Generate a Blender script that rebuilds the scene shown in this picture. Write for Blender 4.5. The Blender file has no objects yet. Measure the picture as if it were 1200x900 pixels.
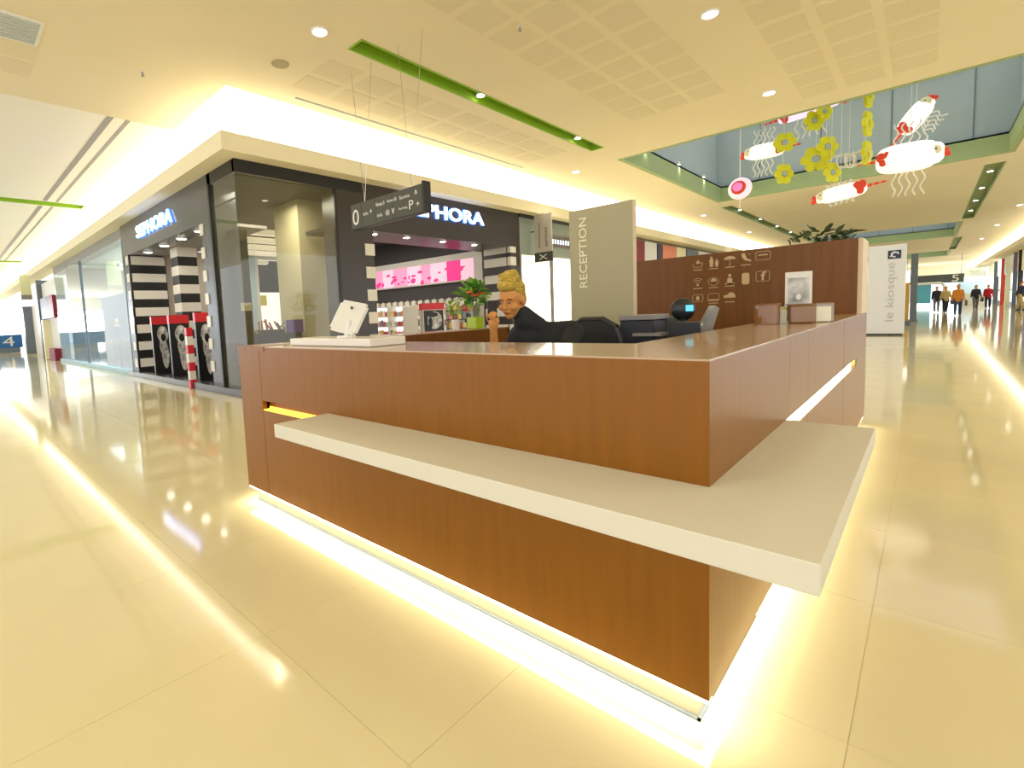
import bpy, bmesh, math, random
from mathutils import Vector, Matrix
random.seed(7)
PI = math.pi
scene = bpy.context.scene
COL = scene.collection

# ---------------------------------------------------------------- camera
cam = bpy.data.cameras.new('camera')
cam.sensor_width = 36.0
cam.lens = 17.399
cam.shift_x = 0.0683
cam.shift_y = -0.0264
cam.clip_end = 400
camo = bpy.data.objects.new('camera', cam)
COL.objects.link(camo)
R_ = Vector((0.71363, 0.69911, -0.04453)); U_ = Vector((-0.02753, 0.09150, 0.99542)); F_ = Vector((-0.69998, 0.70914, -0.08454))
M4 = Matrix(((R_[0], U_[0], -F_[0], 0.4340), (R_[1], U_[1], -F_[1], -1.5020), (R_[2], U_[2], -F_[2], 1.2889), (0, 0, 0, 1)))
camo.matrix_world = M4
scene.camera = camo

# ---------------------------------------------------------------- world and exposure
w = bpy.data.worlds.new('world'); scene.world = w; w.use_nodes = True
bg = w.node_tree.nodes['Background']
bg.inputs[0].default_value = (0.96, 0.98, 1.0, 1); bg.inputs[1].default_value = 1.6
scene.view_settings.view_transform = 'Standard'
scene.view_settings.look = 'None'
scene.view_settings.gamma = 1.0
scene.view_settings.use_curve_mapping = False
scene.view_settings.exposure = 0.2
scene.cycles.max_bounces = 8
scene.cycles.diffuse_bounces = 4
scene.cycles.glossy_bounces = 4
scene.cycles.transparent_max_bounces = 12
scene.cycles.sample_clamp_indirect = 4.0
scene.cycles.use_denoising = True

def area(name, loc, sx, sy, power, col, rot=(0, 0, 0)):
    l = bpy.data.lights.new(name, 'AREA'); l.shape = 'RECTANGLE'; l.size = sx; l.size_y = sy
    l.energy = power; l.color = col
    o = bpy.data.objects.new(name, l); COL.objects.link(o); o.location = loc; o.rotation_euler = rot
    return o
def spot(name, loc, power, col, size=120, blend=0.8, rad=0.06, rot=(0, 0, 0)):
    l = bpy.data.lights.new(name, 'SPOT'); l.energy = power; l.color = col; l.spot_size = math.radians(size)
    l.spot_blend = blend; l.shadow_soft_size = rad
    o = bpy.data.objects.new(name, l); COL.objects.link(o); o.location = loc; o.rotation_euler = rot
    return o
WARM = (1.0, 0.92, 0.70)
# lights inside the shops
area('store_lamp', (-12.5, 6.5, 3.75), 4, 5, 150, (1, 0.93, 0.82))
area('store_lamp', (-18, 6.0, 3.75), 4, 5, 110, (1, 0.93, 0.82))
area('next_shop_lamp', (-10.5, 14.4, 3.5), 4, 6, 700, (1, 0.98, 0.93))
area('showroom_fill', (-21, 4.3, 3.7), 9, 2.5, 420, (0.85, 0.95, 1))  # fill light added to brighten the showroom behind the glass
area('store_window_lamp', (-9.0, 3.3, 3.8), 1.2, 1.2, 70, (1, 0.95, 0.85))

# daylight through the glazed entrances that close both corridors
area('entrance_daylight', (-69, -2.7, 1.85), 3.4, 10, 3600, (0.86, 0.94, 1), (0, -PI / 2, 0))
area('entrance_daylight', (-1.5, 95, 1.6), 13, 3.0, 700, (0.86, 0.94, 1), (-PI / 2, 0, 0))

# ---------------------------------------------------------------- materials
MATS = {}
def mat(name, col, rough=0.5, metal=0.0, emit=0.0, ecol=None, coat=0.0, spec=0.5, var=0.0, vscale=4.0, bump=0.0, bscale=40.0, stretch=None):
    if name in MATS: return MATS[name]
    m = bpy.data.materials.new(name); m.use_nodes = True
    nt = m.node_tree; b = nt.nodes['Principled BSDF']
    b.inputs['Base Color'].default_value = (*col, 1)
    b.inputs['Roughness'].default_value = rough; b.inputs['Metallic'].default_value = metal
    b.inputs['Coat Weight'].default_value = coat; b.inputs['Coat Roughness'].default_value = 0.06
    b.inputs['Specular IOR Level'].default_value = spec
    if emit:
        b.inputs['Emission Color'].default_value = (*(ecol or col), 1); b.inputs['Emission Strength'].default_value = emit
    if var or bump:
        tc = nt.nodes.new('ShaderNodeTexCoord'); mp = nt.nodes.new('ShaderNodeMapping')
        nt.links.new(tc.outputs['Object'], mp.inputs[0])
        if stretch: mp.inputs['Scale'].default_value = stretch
    if var:
        n = nt.nodes.new('ShaderNodeTexNoise'); n.inputs['Scale'].default_value = vscale; n.inputs['Detail'].default_value = 4
        nt.links.new(mp.outputs[0], n.inputs['Vector'])
        r = nt.nodes.new('ShaderNodeValToRGB')
        r.color_ramp.elements[0].position = 0.3; r.color_ramp.elements[1].position = 0.7
        r.color_ramp.elements[0].color = (*[c * (1 - var) for c in col], 1)
        r.color_ramp.elements[1].color = (*[min(1, c * (1 + var)) for c in col], 1)
        nt.links.new(n.outputs['Fac'], r.inputs[0]); nt.links.new(r.outputs[0], b.inputs['Base Color'])
    if bump:
        n2 = nt.nodes.new('ShaderNodeTexNoise'); n2.inputs['Scale'].default_value = bscale
        nt.links.new(mp.outputs[0], n2.inputs['Vector'])
        bp = nt.nodes.new('ShaderNodeBump'); bp.inputs['Strength'].default_value = bump; bp.inputs['Distance'].default_value = 0.01
        nt.links.new(n2.outputs['Fac'], bp.inputs['Height']); nt.links.new(bp.outputs[0], b.inputs['Normal'])
    MATS[name] = m
    return m
def glassmat(name, tint, opacity, gloss=0.25, rough=0.02):
    """thin sheet: transparent + tinted diffuse + mirror reflection by fresnel"""
    m = bpy.data.materials.new(name); m.use_nodes = True; nt = m.node_tree; nt.nodes.clear()
    o = nt.nodes.new('ShaderNodeOutputMaterial')
    t = nt.nodes.new('ShaderNodeBsdfTransparent'); t.inputs[0].default_value = (*[0.6 + 0.4 * c for c in tint], 1)
    d = nt.nodes.new('ShaderNodeBsdfDiffuse'); d.inputs[0].default_value = (*tint, 1)
    g = nt.nodes.new('ShaderNodeBsdfGlossy'); g.inputs['Roughness'].default_value = rough
    fr = nt.nodes.new('ShaderNodeFresnel'); fr.inputs[0].default_value = 1.5
    mx = nt.nodes.new('ShaderNodeMath'); mx.operation = 'ADD'; mx.inputs[1].default_value = gloss; mx.use_clamp = True
    m1 = nt.nodes.new('ShaderNodeMixShader'); m1.inputs[0].default_value = opacity
    m2 = nt.nodes.new('ShaderNodeMixShader')
    nt.links.new(t.outputs[0], m1.inputs[1]); nt.links.new(d.outputs[0], m1.inputs[2])
    ge = nt.nodes.new('ShaderNodeNewGeometry'); fm = nt.nodes.new('ShaderNodeMath'); fm.operation = 'SUBTRACT'; fm.inputs[0].default_value = 1.0
    nt.links.new(ge.outputs['Backfacing'], fm.inputs[1]); fp = nt.nodes.new('ShaderNodeMath'); fp.operation = 'MULTIPLY'
    nt.links.new(fr.outputs[0], mx.inputs[0]); nt.links.new(mx.outputs[0], fp.inputs[0]); nt.links.new(fm.outputs[0], fp.inputs[1]); nt.links.new(fp.outputs[0], m2.inputs[0])
    nt.links.new(m1.outputs[0], m2.inputs[1]); nt.links.new(g.outputs[0], m2.inputs[2])
    nt.links.new(m2.outputs[0], o.inputs[0])
    MATS[name] = m
    return m

M_floor = mat('polished_cream_stone', (0.78, 0.69, 0.42), 0.07, spec=0.62, var=0.05, vscale=0.9, bump=0.05, bscale=1.6)
M_joint = mat('tile_joint', (0.64, 0.55, 0.32), 0.15)
M_ceil = mat('cream_plaster', (0.81, 0.71, 0.49), 0.9, var=0.02, vscale=0.6)
M_ceil2 = mat('pale_plaster', (0.87, 0.83, 0.74), 0.9)
M_perf = mat('perforated_plaster', (0.755, 0.655, 0.44), 0.95, bump=0.3, bscale=220)
M_corn = mat('cornice_plaster', (0.90, 0.82, 0.58), 0.85)
M_white = mat('white_paint', (0.84, 0.83, 0.80), 0.6)
M_green = mat('green_paint', (0.30, 0.50, 0.03), 0.6)
M_sage = mat('sage_green_paint', (0.33, 0.42, 0.20), 0.7)
M_blue = mat('blue_grey_shaft_paint', (0.40, 0.48, 0.50), 0.75, var=0.04, vscale=0.5)
M_cove = mat('glowing_cove_wall', (1, 0.93, 0.76), 0.5, emit=3.0, ecol=(1, 0.955, 0.83))  # cove back wall glows itself, standing in for a hidden strip
M_led = mat('led_strip', (1, 0.95, 0.75), 0.5, emit=20, ecol=(1, 0.93, 0.70))
M_led2 = mat('slot_led_strip', (1, 0.95, 0.85), 0.5, emit=5, ecol=(1, 0.93, 0.78))
M_amber = mat('amber_slot_light', (1, 0.6, 0.1), 0.5, emit=1.6, ecol=(1, 0.55, 0.06))
M_lamp = mat('lamp_lens', (1, 0.97, 0.9), 0.5, emit=12, ecol=(1, 0.96, 0.86))
M_lamp2 = mat('store_lamp_lens', (1, 0.97, 0.9), 0.5, emit=8, ecol=(1, 0.93, 0.85))
M_wood = mat('brown_veneer', (0.24, 0.088, 0.005), 0.3, coat=0.04, spec=0.27, var=0.07, vscale=3.0, stretch=(9, 9, 0.7))
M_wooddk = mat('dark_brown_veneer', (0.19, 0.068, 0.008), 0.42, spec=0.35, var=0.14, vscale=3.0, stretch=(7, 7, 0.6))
M_top = mat('sheen_lightened_veneer', (0.46, 0.30, 0.16), 0.25, coat=0.5, spec=0.6, var=0.08, vscale=4)  # desk veneer made paler: reflected sheen is put into the colour
M_solid = mat('cream_solid_surface', (0.70, 0.67, 0.56), 0.4, spec=0.4)
M_plinth = mat('plinth_glass', (0.30, 0.28, 0.20), 0.25, spec=0.6)
M_chrome = mat('chrome', (0.6, 0.6, 0.6), 0.15, metal=1)
M_panel = mat('khaki_panel_paint', (0.47, 0.42, 0.25), 0.6)
M_paneledge = mat('panel_edge_cream', (0.74, 0.60, 0.42), 0.6)
M_letter = mat('cream_lettering', (0.95, 0.88, 0.58), 0.5)
M_icon = mat('pale_icon_vinyl', (0.62, 0.47, 0.24), 0.6)
M_black = mat('black_laminate', (0.012, 0.011, 0.012), 0.35)
M_dark = mat('dark_brown_grey_cladding', (0.045, 0.036, 0.032), 0.3, spec=0.5)
M_dark2 = mat('charcoal_store_paint', (0.06, 0.052, 0.05), 0.6)
M_grey = mat('grey_metal_cladding', (0.12, 0.125, 0.14), 0.22, metal=0.5, spec=0.6)
M_block = mat('ivory_gloss_block', (0.78, 0.74, 0.66), 0.35)
M_signw = mat('lit_white_letter', (0.8, 0.88, 1), 0.4, emit=3.2, ecol=(0.72, 0.86, 1.0))
M_halo = mat('blue_edge_light', (0.1, 0.25, 1), 0.4, emit=2.2, ecol=(0.05, 0.2, 1.0))
M_signbox = mat('dark_olive_sign_face', (0.06, 0.06, 0.045), 0.45)
M_signtxt = mat('sign_white_print', (0.75, 0.75, 0.72), 0.5)
M_pink = mat('lit_pink_graphic', (0.7, 0.3, 0.45), 0.4, emit=0.55, ecol=(0.95, 0.30, 0.50))
M_magenta = mat('lit_magenta_graphic', (0.8, 0.03, 0.25), 0.4, emit=0.5, ecol=(0.85, 0.03, 0.25))
M_palepink = mat('lit_pale_pink_graphic', (0.8, 0.6, 0.68), 0.4, emit=0.5, ecol=(1, 0.55, 0.72))
M_whitelit = mat('glowing_white', (1, 0.98, 0.93), 0.4, emit=1.1, ecol=(1, 0.97, 0.92))
M_red = mat('red_gloss', (0.65, 0.02, 0.03), 0.35)
M_yellow = mat('yellow_print', (0.85, 0.75, 0.03), 0.5)
M_skin = mat('skin', (0.68, 0.30, 0.085), 0.5, spec=0.3, var=0.05, vscale=20)
M_hair = mat('blonde_hair', (0.56, 0.38, 0.05), 0.5, var=0.55, vscale=30, stretch=(1, 1, 6), bump=0.6, bscale=80)
M_cloth = mat('black_cloth', (0.012, 0.013, 0.017), 0.8)
M_chair = mat('charcoal_mesh_fabric', (0.02, 0.021, 0.022), 0.75, bump=0.3, bscale=200)
M_plastic = mat('white_plastic', (0.78, 0.76, 0.70), 0.35)
M_greyp = mat('grey_plastic', (0.27, 0.25, 0.24), 0.45)
M_dkplastic = mat('dark_plastic', (0.018, 0.019, 0.024), 0.35)
M_teal = mat('dark_green_plastic', (0.06, 0.09, 0.075), 0.5)
M_screen = mat('cyan_screen', (0.1, 0.5, 0.7), 0.3, emit=0.8, ecol=(0.1, 0.55, 0.75))
M_leaf = mat('leaf_green', (0.07, 0.24, 0.02), 0.55, var=0.3, vscale=15)
M_leaf2 = mat('light_leaf_green', (0.28, 0.48, 0.06), 0.55, var=0.2, vscale=15)
M_darkleaf = mat('dark_leaf', (0.03, 0.055, 0.012), 0.6, var=0.3, vscale=15)
M_lime = mat('lime_gel', (0.45, 0.62, 0.02), 0.3)
M_orange = mat('orange_petal', (0.85, 0.16, 0.04), 0.5)
M_clear = glassmat('clear_acrylic', (0.85, 0.85, 0.8), 0.12, 0.06)
M_amberglass = glassmat('amber_acrylic', (0.36, 0.17, 0.06), 0.72, 0.02)
M_glass = glassmat('shop_glass', (0.60, 0.58, 0.36), 0.05, 0.03)
M_glassside = glassmat('mirrorlike_shop_glass', (0.70, 0.86, 0.95), 0.2, 0.05)
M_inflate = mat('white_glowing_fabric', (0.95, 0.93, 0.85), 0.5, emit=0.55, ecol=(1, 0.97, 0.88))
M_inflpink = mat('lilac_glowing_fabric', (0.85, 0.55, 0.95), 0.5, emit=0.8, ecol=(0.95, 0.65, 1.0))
M_redplast = mat('red_plastic', (0.85, 0.06, 0.02), 0.4)
M_yflower = mat('yellow_plastic', (0.75, 0.72, 0.01), 0.5)
M_wire = mat('pale_plastic_tube', (0.85, 0.83, 0.76), 0.4)
M_magball = mat('pink_gloss', (0.95, 0.25, 0.55), 0.35)
M_bluesign = mat('blue_sign', (0.02, 0.14, 0.40), 0.5)
M_maroon = mat('maroon_panel', (0.25, 0.01, 0.03), 0.5)
M_navy = mat('navy_panel', (0.03, 0.035, 0.09), 0.5)
M_palegreen = mat('pale_green_print', (0.72, 0.72, 0.42), 0.6)
M_slate = mat('slate_column', (0.16, 0.19, 0.23), 0.5)
M_paleblue = mat('pale_blue_wall', (0.55, 0.74, 0.85), 0.6)
M_bluewin = mat('sky_blue_panel', (0.12, 0.5, 0.75), 0.4)
M_wallcream = mat('warm_beige_paint', (0.52, 0.46, 0.36), 0.7)
M_storefloor = mat('dark_store_floor', (0.10, 0.09, 0.10), 0.2)
M_greyprint = mat('light_grey_print', (0.52, 0.52, 0.54), 0.5)
M_photo = mat('grey_photo_print', (0.50, 0.49, 0.48), 0.5, var=0.7, vscale=9)
M_greyglass = mat('grey_green_glass_fascia', (0.26, 0.30, 0.27), 0.25)

# ---------------------------------------------------------------- helpers
def link(name, me, m, parent=None):
    o = bpy.data.objects.new(name, me); COL.objects.link(o)
    if m is not None and not me.materials: me.materials.append(m)
    if parent is not None: o.parent = parent
    return o
def tag(o, label, cat, group=None, kind=None):
    o['label'] = label; o['category'] = cat
    if group: o['group'] = group
    if kind: o['kind'] = kind
    return o
def thing(name, label, cat, loc=(0, 0, 0), rz=0, group=None):
    o = bpy.data.objects.new(name, None); COL.objects.link(o); o.location = loc; o.rotation_euler = (0, 0, rz)
    o.empty_display_size = 0.1
    return tag(o, label, cat, group)
def struct(o):
    o['kind'] = 'structure'; return o
def bmnew(): return bmesh.new()
def done(name, bm, m, parent=None, smooth=False):
    me = bpy.data.meshes.new(name); bm.to_mesh(me); bm.free()
    if smooth:
        for p in me.polygons: p.use_smooth = True
    return link(name, me, m, parent)
def bbox(bm, x0, x1, y0, y1, z0, z1):
    v = [bm.verts.new(p) for p in ((x0, y0, z0), (x1, y0, z0), (x1, y1, z0), (x0, y1, z0), (x0, y0, z1), (x1, y0, z1), (x1, y1, z1), (x0, y1, z1))]
    for f in ((3, 2, 1, 0), (4, 5, 6, 7), (0, 1, 5, 4), (1, 2, 6, 5), (2, 3, 7, 6), (3, 0, 4, 7)):
        bm.faces.new([v[i] for i in f])
    return v
def box(name, x0, x1, y0, y1, z0, z1, m, parent=None, bev=0.0, smooth=False):
    bm = bmnew(); bbox(bm, min(x0, x1), max(x0, x1), min(y0, y1), max(y0, y1), min(z0, z1), max(z0, z1))
    if bev: bmesh.ops.bevel(bm, geom=list(bm.edges), offset=bev, segments=2, affect='EDGES', profile=0.5)
    return done(name, bm, m, parent, smooth)
def prism(bm, pts, origin, ax, ay, an, d):
    """extrude 2-D outline pts (u,v) in plane ax,ay at origin by d along an"""
    o = Vector(origin); ax = Vector(ax); ay = Vector(ay); an = Vector(an)
    a = [bm.verts.new(o + ax * u + ay * v) for u, v in pts]
    b = [bm.verts.new(o + ax * u + ay * v + an * d) for u, v in pts]
    n = len(pts)
    for i in range(n): bm.faces.new((a[i], a[(i + 1) % n], b[(i + 1) % n], b[i]))
    bm.faces.new(list(reversed(a))); bm.faces.new(b)
def prismobj(name, pts, origin, ax, ay, an, d, m, parent=None):
    bm = bmnew(); prism(bm, pts, origin, ax, ay, an, d)
    bmesh.ops.triangulate(bm, faces=[f for f in bm.faces if len(f.verts) > 4]); bmesh.ops.recalc_face_normals(bm, faces=bm.faces)
    return done(name, bm, m, parent)
def cyl(bm, p, q, r1, r2=None, seg=12, caps=True):
    p = Vector(p); q = Vector(q); d = q - p; L = d.length
    if L < 1e-6: return
    r2 = r1 if r2 is None else r2
    mt = Matrix.Translation((p + q) / 2) @ d.to_track_quat('Z', 'Y').to_matrix().to_4x4()
    bmesh.ops.create_cone(bm, cap_ends=caps, segments=seg, radius1=r1, radius2=r2, depth=L, matrix=mt)
def tube(bm, pts, r, seg=8):
    for a, b in zip(pts[:-1], pts[1:]): cyl(bm, a, b, r, r, seg)
def ball(bm, c, r, sub=2, scale=(1, 1, 1), rot=None):
    mt = Matrix.Translation(c)
    if rot is not None: mt = mt @ rot
    mt = mt @ Matrix.Diagonal((r * scale[0], r * scale[1], r * scale[2], 1))
    bmesh.ops.create_icosphere(bm, subdivisions=sub, radius=1, matrix=mt)
def cylobj(name, p, q, r, m, parent=None, r2=None, seg=16):
    bm = bmnew(); cyl(bm, p, q, r, r2, seg); return done(name, bm, m, parent, False)
def text(name, s, m, origin, ax, ay, wid, hei, dep, parent=None, bold=0.0):
    cu = bpy.data.curves.new('t', 'FONT'); cu.body = s; cu.extrude = 0.05; cu.offset = bold; cu.resolution_u = 3
    to = bpy.data.objects.new('t', cu); COL.objects.link(to)
    bpy.context.view_layer.update()
    me = bpy.data.meshes.new_from_object(to.evaluated_get(bpy.context.evaluated_depsgraph_get()))
    bpy.data.objects.remove(to); bpy.data.curves.remove(cu)
    xs = [v.co.x for v in me.vertices]; ys = [v.co.y for v in me.vertices]
    x0, x1, y0, y1 = min(xs), max(xs), min(ys), max(ys)
    ax = Vector(ax).normalized(); ay = Vector(ay).normalized(); an = ax.cross(ay); o = Vector(origin)
    for v in me.vertices:
        c = v.co.copy()
        v.co = o + ax * ((c.x - x0) / (x1 - x0) * wid) + ay * ((c.y - y0) / (y1 - y0) * hei) + an * ((c.z + 0.05) / 0.1 * dep)
    me.materials.clear()
    return link(name, me, m, parent)
def blob(name, caps, ells, voxel, m, parent=None, smooth=4):
    """one continuous skin: tapered capsules (p,q,r1,r2) and ellipsoids (centre,radii,rot) fused"""
    bm = bmnew()
    for p, q, r1, r2 in caps:
        cyl(bm, p, q, r1, r2, 20); ball(bm, p, r1, 2); ball(bm, q, r2, 2)
    for c, rr, rot in ells: ball(bm, c, 1, 3, rr, rot)
    me = bpy.data.meshes.new('tmp'); bm.to_mesh(me); bm.free()
    o = bpy.data.objects.new('tmp', me); COL.objects.link(o)
    md = o.modifiers.new('r', 'REMESH'); md.mode = 'VOXEL'; md.voxel_size = voxel; md.use_smooth_shade = True
    if smooth:
        sm = o.modifiers.new('s', 'SMOOTH'); sm.iterations = smooth; sm.factor = 0.5
    bpy.context.view_layer.update()
    me2 = bpy.data.meshes.new_from_object(o.evaluated_get(bpy.context.evaluated_depsgraph_get()))
    bpy.data.objects.remove(o); bpy.data.meshes.remove(me)
    for p in me2.polygons: p.use_smooth = True
    return link(name, me2, m, parent)
def copy_tree(o, parent=None):
    c = o.copy(); COL.objects.link(c); c.parent = parent
    for ch in list(o.children): copy_tree(ch, c)
    return c

# ================================================================ STRUCTURE
ZC = 5.06
# ---- floor: bedding slab with polished tiles on it
fl = struct(box('floor', -70, 12, -8, 100, -0.12, -0.002, M_joint))
P = 0.9; X0 = -1.5; Y0 = 0.235
tme = bpy.data.meshes.new('tile'); bm = bmnew(); g = 0.0008
bbox(bm, g, P - g, g, P - g, -0.008, 0); bm.to_mesh(tme); bm.free(); tme.materials.append(M_floor)
cells = []
for i in range(-76, 15):
    for j in range(-9, 111):
        x = X0 + i * P; y = Y0 + j * P
        if x < -70 or x > 11 or y > 99 or y < -8: continue
        if x < -8.1 and y > 1.6: continue
        if -3.0 < x and x + P < -0.1 and 0.1 < y and y + P < 4.8: continue
        c = Vector((x + P / 2 - 0.434, y + P / 2 + 1.502, -1.289)); d = c.dot(F_)
        vis = False
        if d > 0.3:
            u = c.dot(R_) / d; vv = c.dot(U_) / d
            vis = -0.97 < u < 1.25 and vv > -0.92
        cells.append((0 if vis else 1, c.length, x, y))
cells.sort()
for k, (a, b, x, y) in enumerate(cells[:290]):
    o = link('tile', tme, None, fl); o.location = (x, y, 0)
    o.rotation_euler = (random.uniform(-1, 1) * 0.0004, random.uniform(-1, 1) * 0.0004, 0)
bm = bmnew()
for a, b, x, y in cells[290:]: bbox(bm, x + g, x + P - g, y + g, y + P - g, -0.008, 0)
tf = done('tile_field', bm, M_floor, fl); tf['kind'] = 'stuff'

# ---- ceiling slabs with openings
def slabs(name, xs, ys, hole, z0, z1, m):
    bm = bmnew()
    for a, b in zip(xs[:-1], xs[1:]):
        run = None
        for c, d in zip(ys[:-1], ys[1:]):
            if hole((a + b) / 2, (c + d) / 2):
                if run: bbox(bm, a, b, run[0], run[1], z0, z1)
                run = None
            else: run = (run[0], d) if run else (c, d)
        if run: bbox(bm, a, b, run[0], run[1], z0, z1)
    return struct(done(name, bm, m))
SLOTS = [(-5.5, -5.15, 2.88, 9.95), (-5.62, -5.2, 20.8, 36.0), (1.5, 1.95, 21.0, 36.4), (-5.6, -5.2, 48.5, 62), (1.5, 1.95, 48.5, 62)]
WELLS = [(-5.4, 2.0, 11.1, 19.7), (-5.4, 1.6, 37.5, 47.2), (-5.4, 1.7, 63, 72)]
def hole(x, y):
    if x < -7.62 and y > 2.05: return True
    for a, b, c, d in SLOTS + WELLS:
        if a < x < b and c < y < d: return True
    return False
xs = sorted({-10.05, -7.62, 4.2} | {v for s in SLOTS + WELLS for v in s[:2]})
ys = sorted({-8, 2.05, 96} | {v for s in SLOTS + WELLS for v in s[2:]})
ceil = slabs('ceiling', xs, ys, hole, ZC, ZC + 0.14, M_ceil)
LS = [(-18.7, -18.1, -8, 2.05), (-34.6, -33.9, -8, 2.05)]
def hole2(x, y): return any(a < x < b for a, b, c, d in LS)
ceil2 = slabs('ceiling_left', [-70, -34.6, -33.9, -18.7, -18.1, -10.05], [-8, 2.05], hole2, ZC + 0.05, ZC + 0.2, M_ceil2)
struct(box('ceiling_right', 4.2, 9, -8, 30, ZC, ZC + 0.14, M_ceil))
# boxes lining slots
def slotbox(a, b, c, d, z, h, m, nm):
    a += 0.034; b -= 0.034; c += 0.034; d -= 0.034
    bm = bmnew(); t = 0.03
    bbox(bm, a - t, a, c, d, z - .002, z + h); bbox(bm, b, b + t, c, d, z - .002, z + h)
    bbox(bm, a - t, b + t, c - t, c, z - .002, z + h); bbox(bm, a - t, b + t, d, d + t, z - .002, z + h)
    bbox(bm, a - t, b + t, c - t, d + t, z + h, z + h + t)
    return struct(done(nm, bm, m))
slotbox(*SLOTS[0], ZC, 0.17, M_green, 'trim_1')
for k, s in enumerate(SLOTS[1:]): slotbox(*s, ZC, 0.2, M_sage, 'trim_%d' % (k + 2))
for k, s in enumerate(LS): slotbox(*s, ZC + .05, 0.16, M_green, 'trim_%d' % (k + 7))
# light wells: green band, blue grey shaft, glazed top
for k, (a, b, c, d) in enumerate(WELLS):
    t = 0.12; n = ('', '_middle', '_far')[k]
    a += 0.13; b -= 0.13; c += 0.13; d -= 0.13
    bm = bmnew()
    for q in ((a - t, a, c - t, d + t), (b, b + t, c - t, d + t), (a, b, c - t, c), (a, b, d, d + t)): bbox(bm, *q, ZC - 0.002, ZC + 0.55)
    struct(done('wall_skylight_band' + n, bm, M_sage if k else M_sage))
    bm = bmnew(); s = 0.18
    for q in ((a - t - s, a - s, c - t - s, d + t + s), (b + s, b + t + s, c - t - s, d + t + s), (a - s, b + s, c - t - s, c - s), (a - s, b + s, d + s, d + t + s)): bbox(bm, *q, ZC + 0.55, ZC + 2.6)
    for q in ((a - s, a, c - s, d + s), (b, b + s, c - s, d + s), (a, b, c - s, c), (a, b, d, d + s)): bbox(bm, *q, ZC + 0.5, ZC + 0.55)
    struct(done('wall_skylight' + n, bm, M_blue))
    # pilaster ribs and rails on the shaft walls
    bm = bmnew()
    x = a + 1.2
    while x < b:
        bbox(bm, x, x + 0.025, d + s - 0.02, d + s, ZC + 0.56, ZC + 2.6); x += 1.75
    struct(done('trim_skylight' + n, bm, M_slate))
    # skylight frame above
    bm = bmnew()
    yy = c
    while yy < d + 0.1:
        bbox(bm, a - s, b + s, yy - 0.05, yy + 0.05, ZC + 2.6, ZC + 2.75); yy += 1.2
    struct(done('window_skylight' + n, bm, M_white))
    struct(box('window_skylight_glass' + n, a - s, b + s, c - s, d + s, ZC + 2.78, ZC + 2.8, M_clear))

# ---- cornices and light coves
def cornice(nm, pts_in, x0, x1, y0, y1): pass
bm = bmnew()
bbox(bm, -8.6, -7.66, 1.93, 96, 4.075, 4.37); bbox(bm, -60, -8.6, 1.93, 2.6, 4.075, 4.37)
struct(done('trim_cornice', bm, M_corn))
bm = bmnew()
bbox(bm, -8.25, -8.15, 2.42, 96, 4.37, 5.5); bbox(bm, -60, -8.15, 2.42, 2.5, 4.37, 5.5)
struct(done('trim_cove_glow', bm, M_cove))
bm = bmnew()
bbox(bm, -8.2, -7.5, 2.0, 96, 5.5, 5.6); bbox(bm, -60, -8.2, 1.8, 2.5, 5.5, 5.6)
bbox(bm, -7.62, -7.55, 2.05, 96, 5.2, 5.5); bbox(bm, -60, -7.55, 1.98, 2.05, 5.2, 5.5)
struct(done('trim_cove_top', bm, M_white))
struct(box('trim_cornice_right', 4.25, 5.2, 30, 96, 4.075, 4.37, M_corn))
struct(box('trim_cove_glow_right', 4.75, 4.85, 30, 96, 4.37, 5.5, M_cove))
struct(box('trim_cove_top_right', 4.2, 4.9, 30, 96, 5.5, 5.6, M_white))

# ---- perforated acoustic squares of the ceiling
pme = {}
def perf(x, y, sx=0.5, sy=0.56):
    k = (sx, sy)
    if k not in pme:
        me = bpy.data.meshes.new('perforated_panel'); b_ = bmnew(); bbox(b_, -sx / 2, sx / 2, -sy / 2, sy / 2, -0.004, 0.0)
        b_.to_mesh(me); b_.free(); me.materials.append(M_perf); pme[k] = me
    o = link('perforated_panel', pme[k], None, ceil); o.location = (x, y, ZC)
for x in (-3.76, -3.15, -2.54):
    for j in range(10): perf(x, 2.4 + j * 0.68)
for x in (-1.12, -0.48, 0.16):
    for j in range(10): perf(x, 3.6 + j * 0.72, 0.52, 0.58)
for x in (-6.75, -6.13):
    for j in range(9): perf(x, 3.15 + j * 0.75, 0.5, 0.6)
for x in (-7.72, -8.32, -8.92):
    for j in range(4): 
        if not (x == -7.72 and j == 0): perf(x, -0.45 - j * 0.62, 0.5, 0.5)

# ---- ceiling fittings
def downlight(x, y, z, label, r=0.085, on=True, grp='recessed ceiling downlights', p=0):
    t = thing('downlight', label, 'ceiling light', (x, y, z - 0.014), 0, grp)
    bm = bmnew(); bmesh.ops.create_cone(bm, cap_ends=True, segments=28, radius1=r * 1.25, radius2=r * 1.3, depth=0.02, matrix=Matrix.Translation((0, 0, 0.004)))
    done('rim', bm, M_white, t)
    bm = bmnew(); bmesh.ops.create_cone(bm, cap_ends=True, segments=28, radius1=r, radius2=r, depth=0.012, matrix=Matrix.Translation((0, 0, -0.006)))
    done('lens', bm, M_lamp, t)
    if p: spot('downlight_lamp', (x, y, z - 0.05), p, WARM, 140, 0.9, 0.09)
    return t
downlight(-5.36, 2.36, ZC, 'bright round downlight beside the near end of the long green slot', p=120)
downlight(-1.72, 5.95, ZC, 'bright round downlight between two fields of perforated ceiling squares', p=120)
downlight(-1.76, 9.5, ZC, 'round downlight near the edge of the skylight opening, nearest above the hanging white figures', p=90)
downlight(-6.6, 11.2, ZC, 'round downlight beyond the far end of the green slot, next to the bright cove', p=90)
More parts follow.
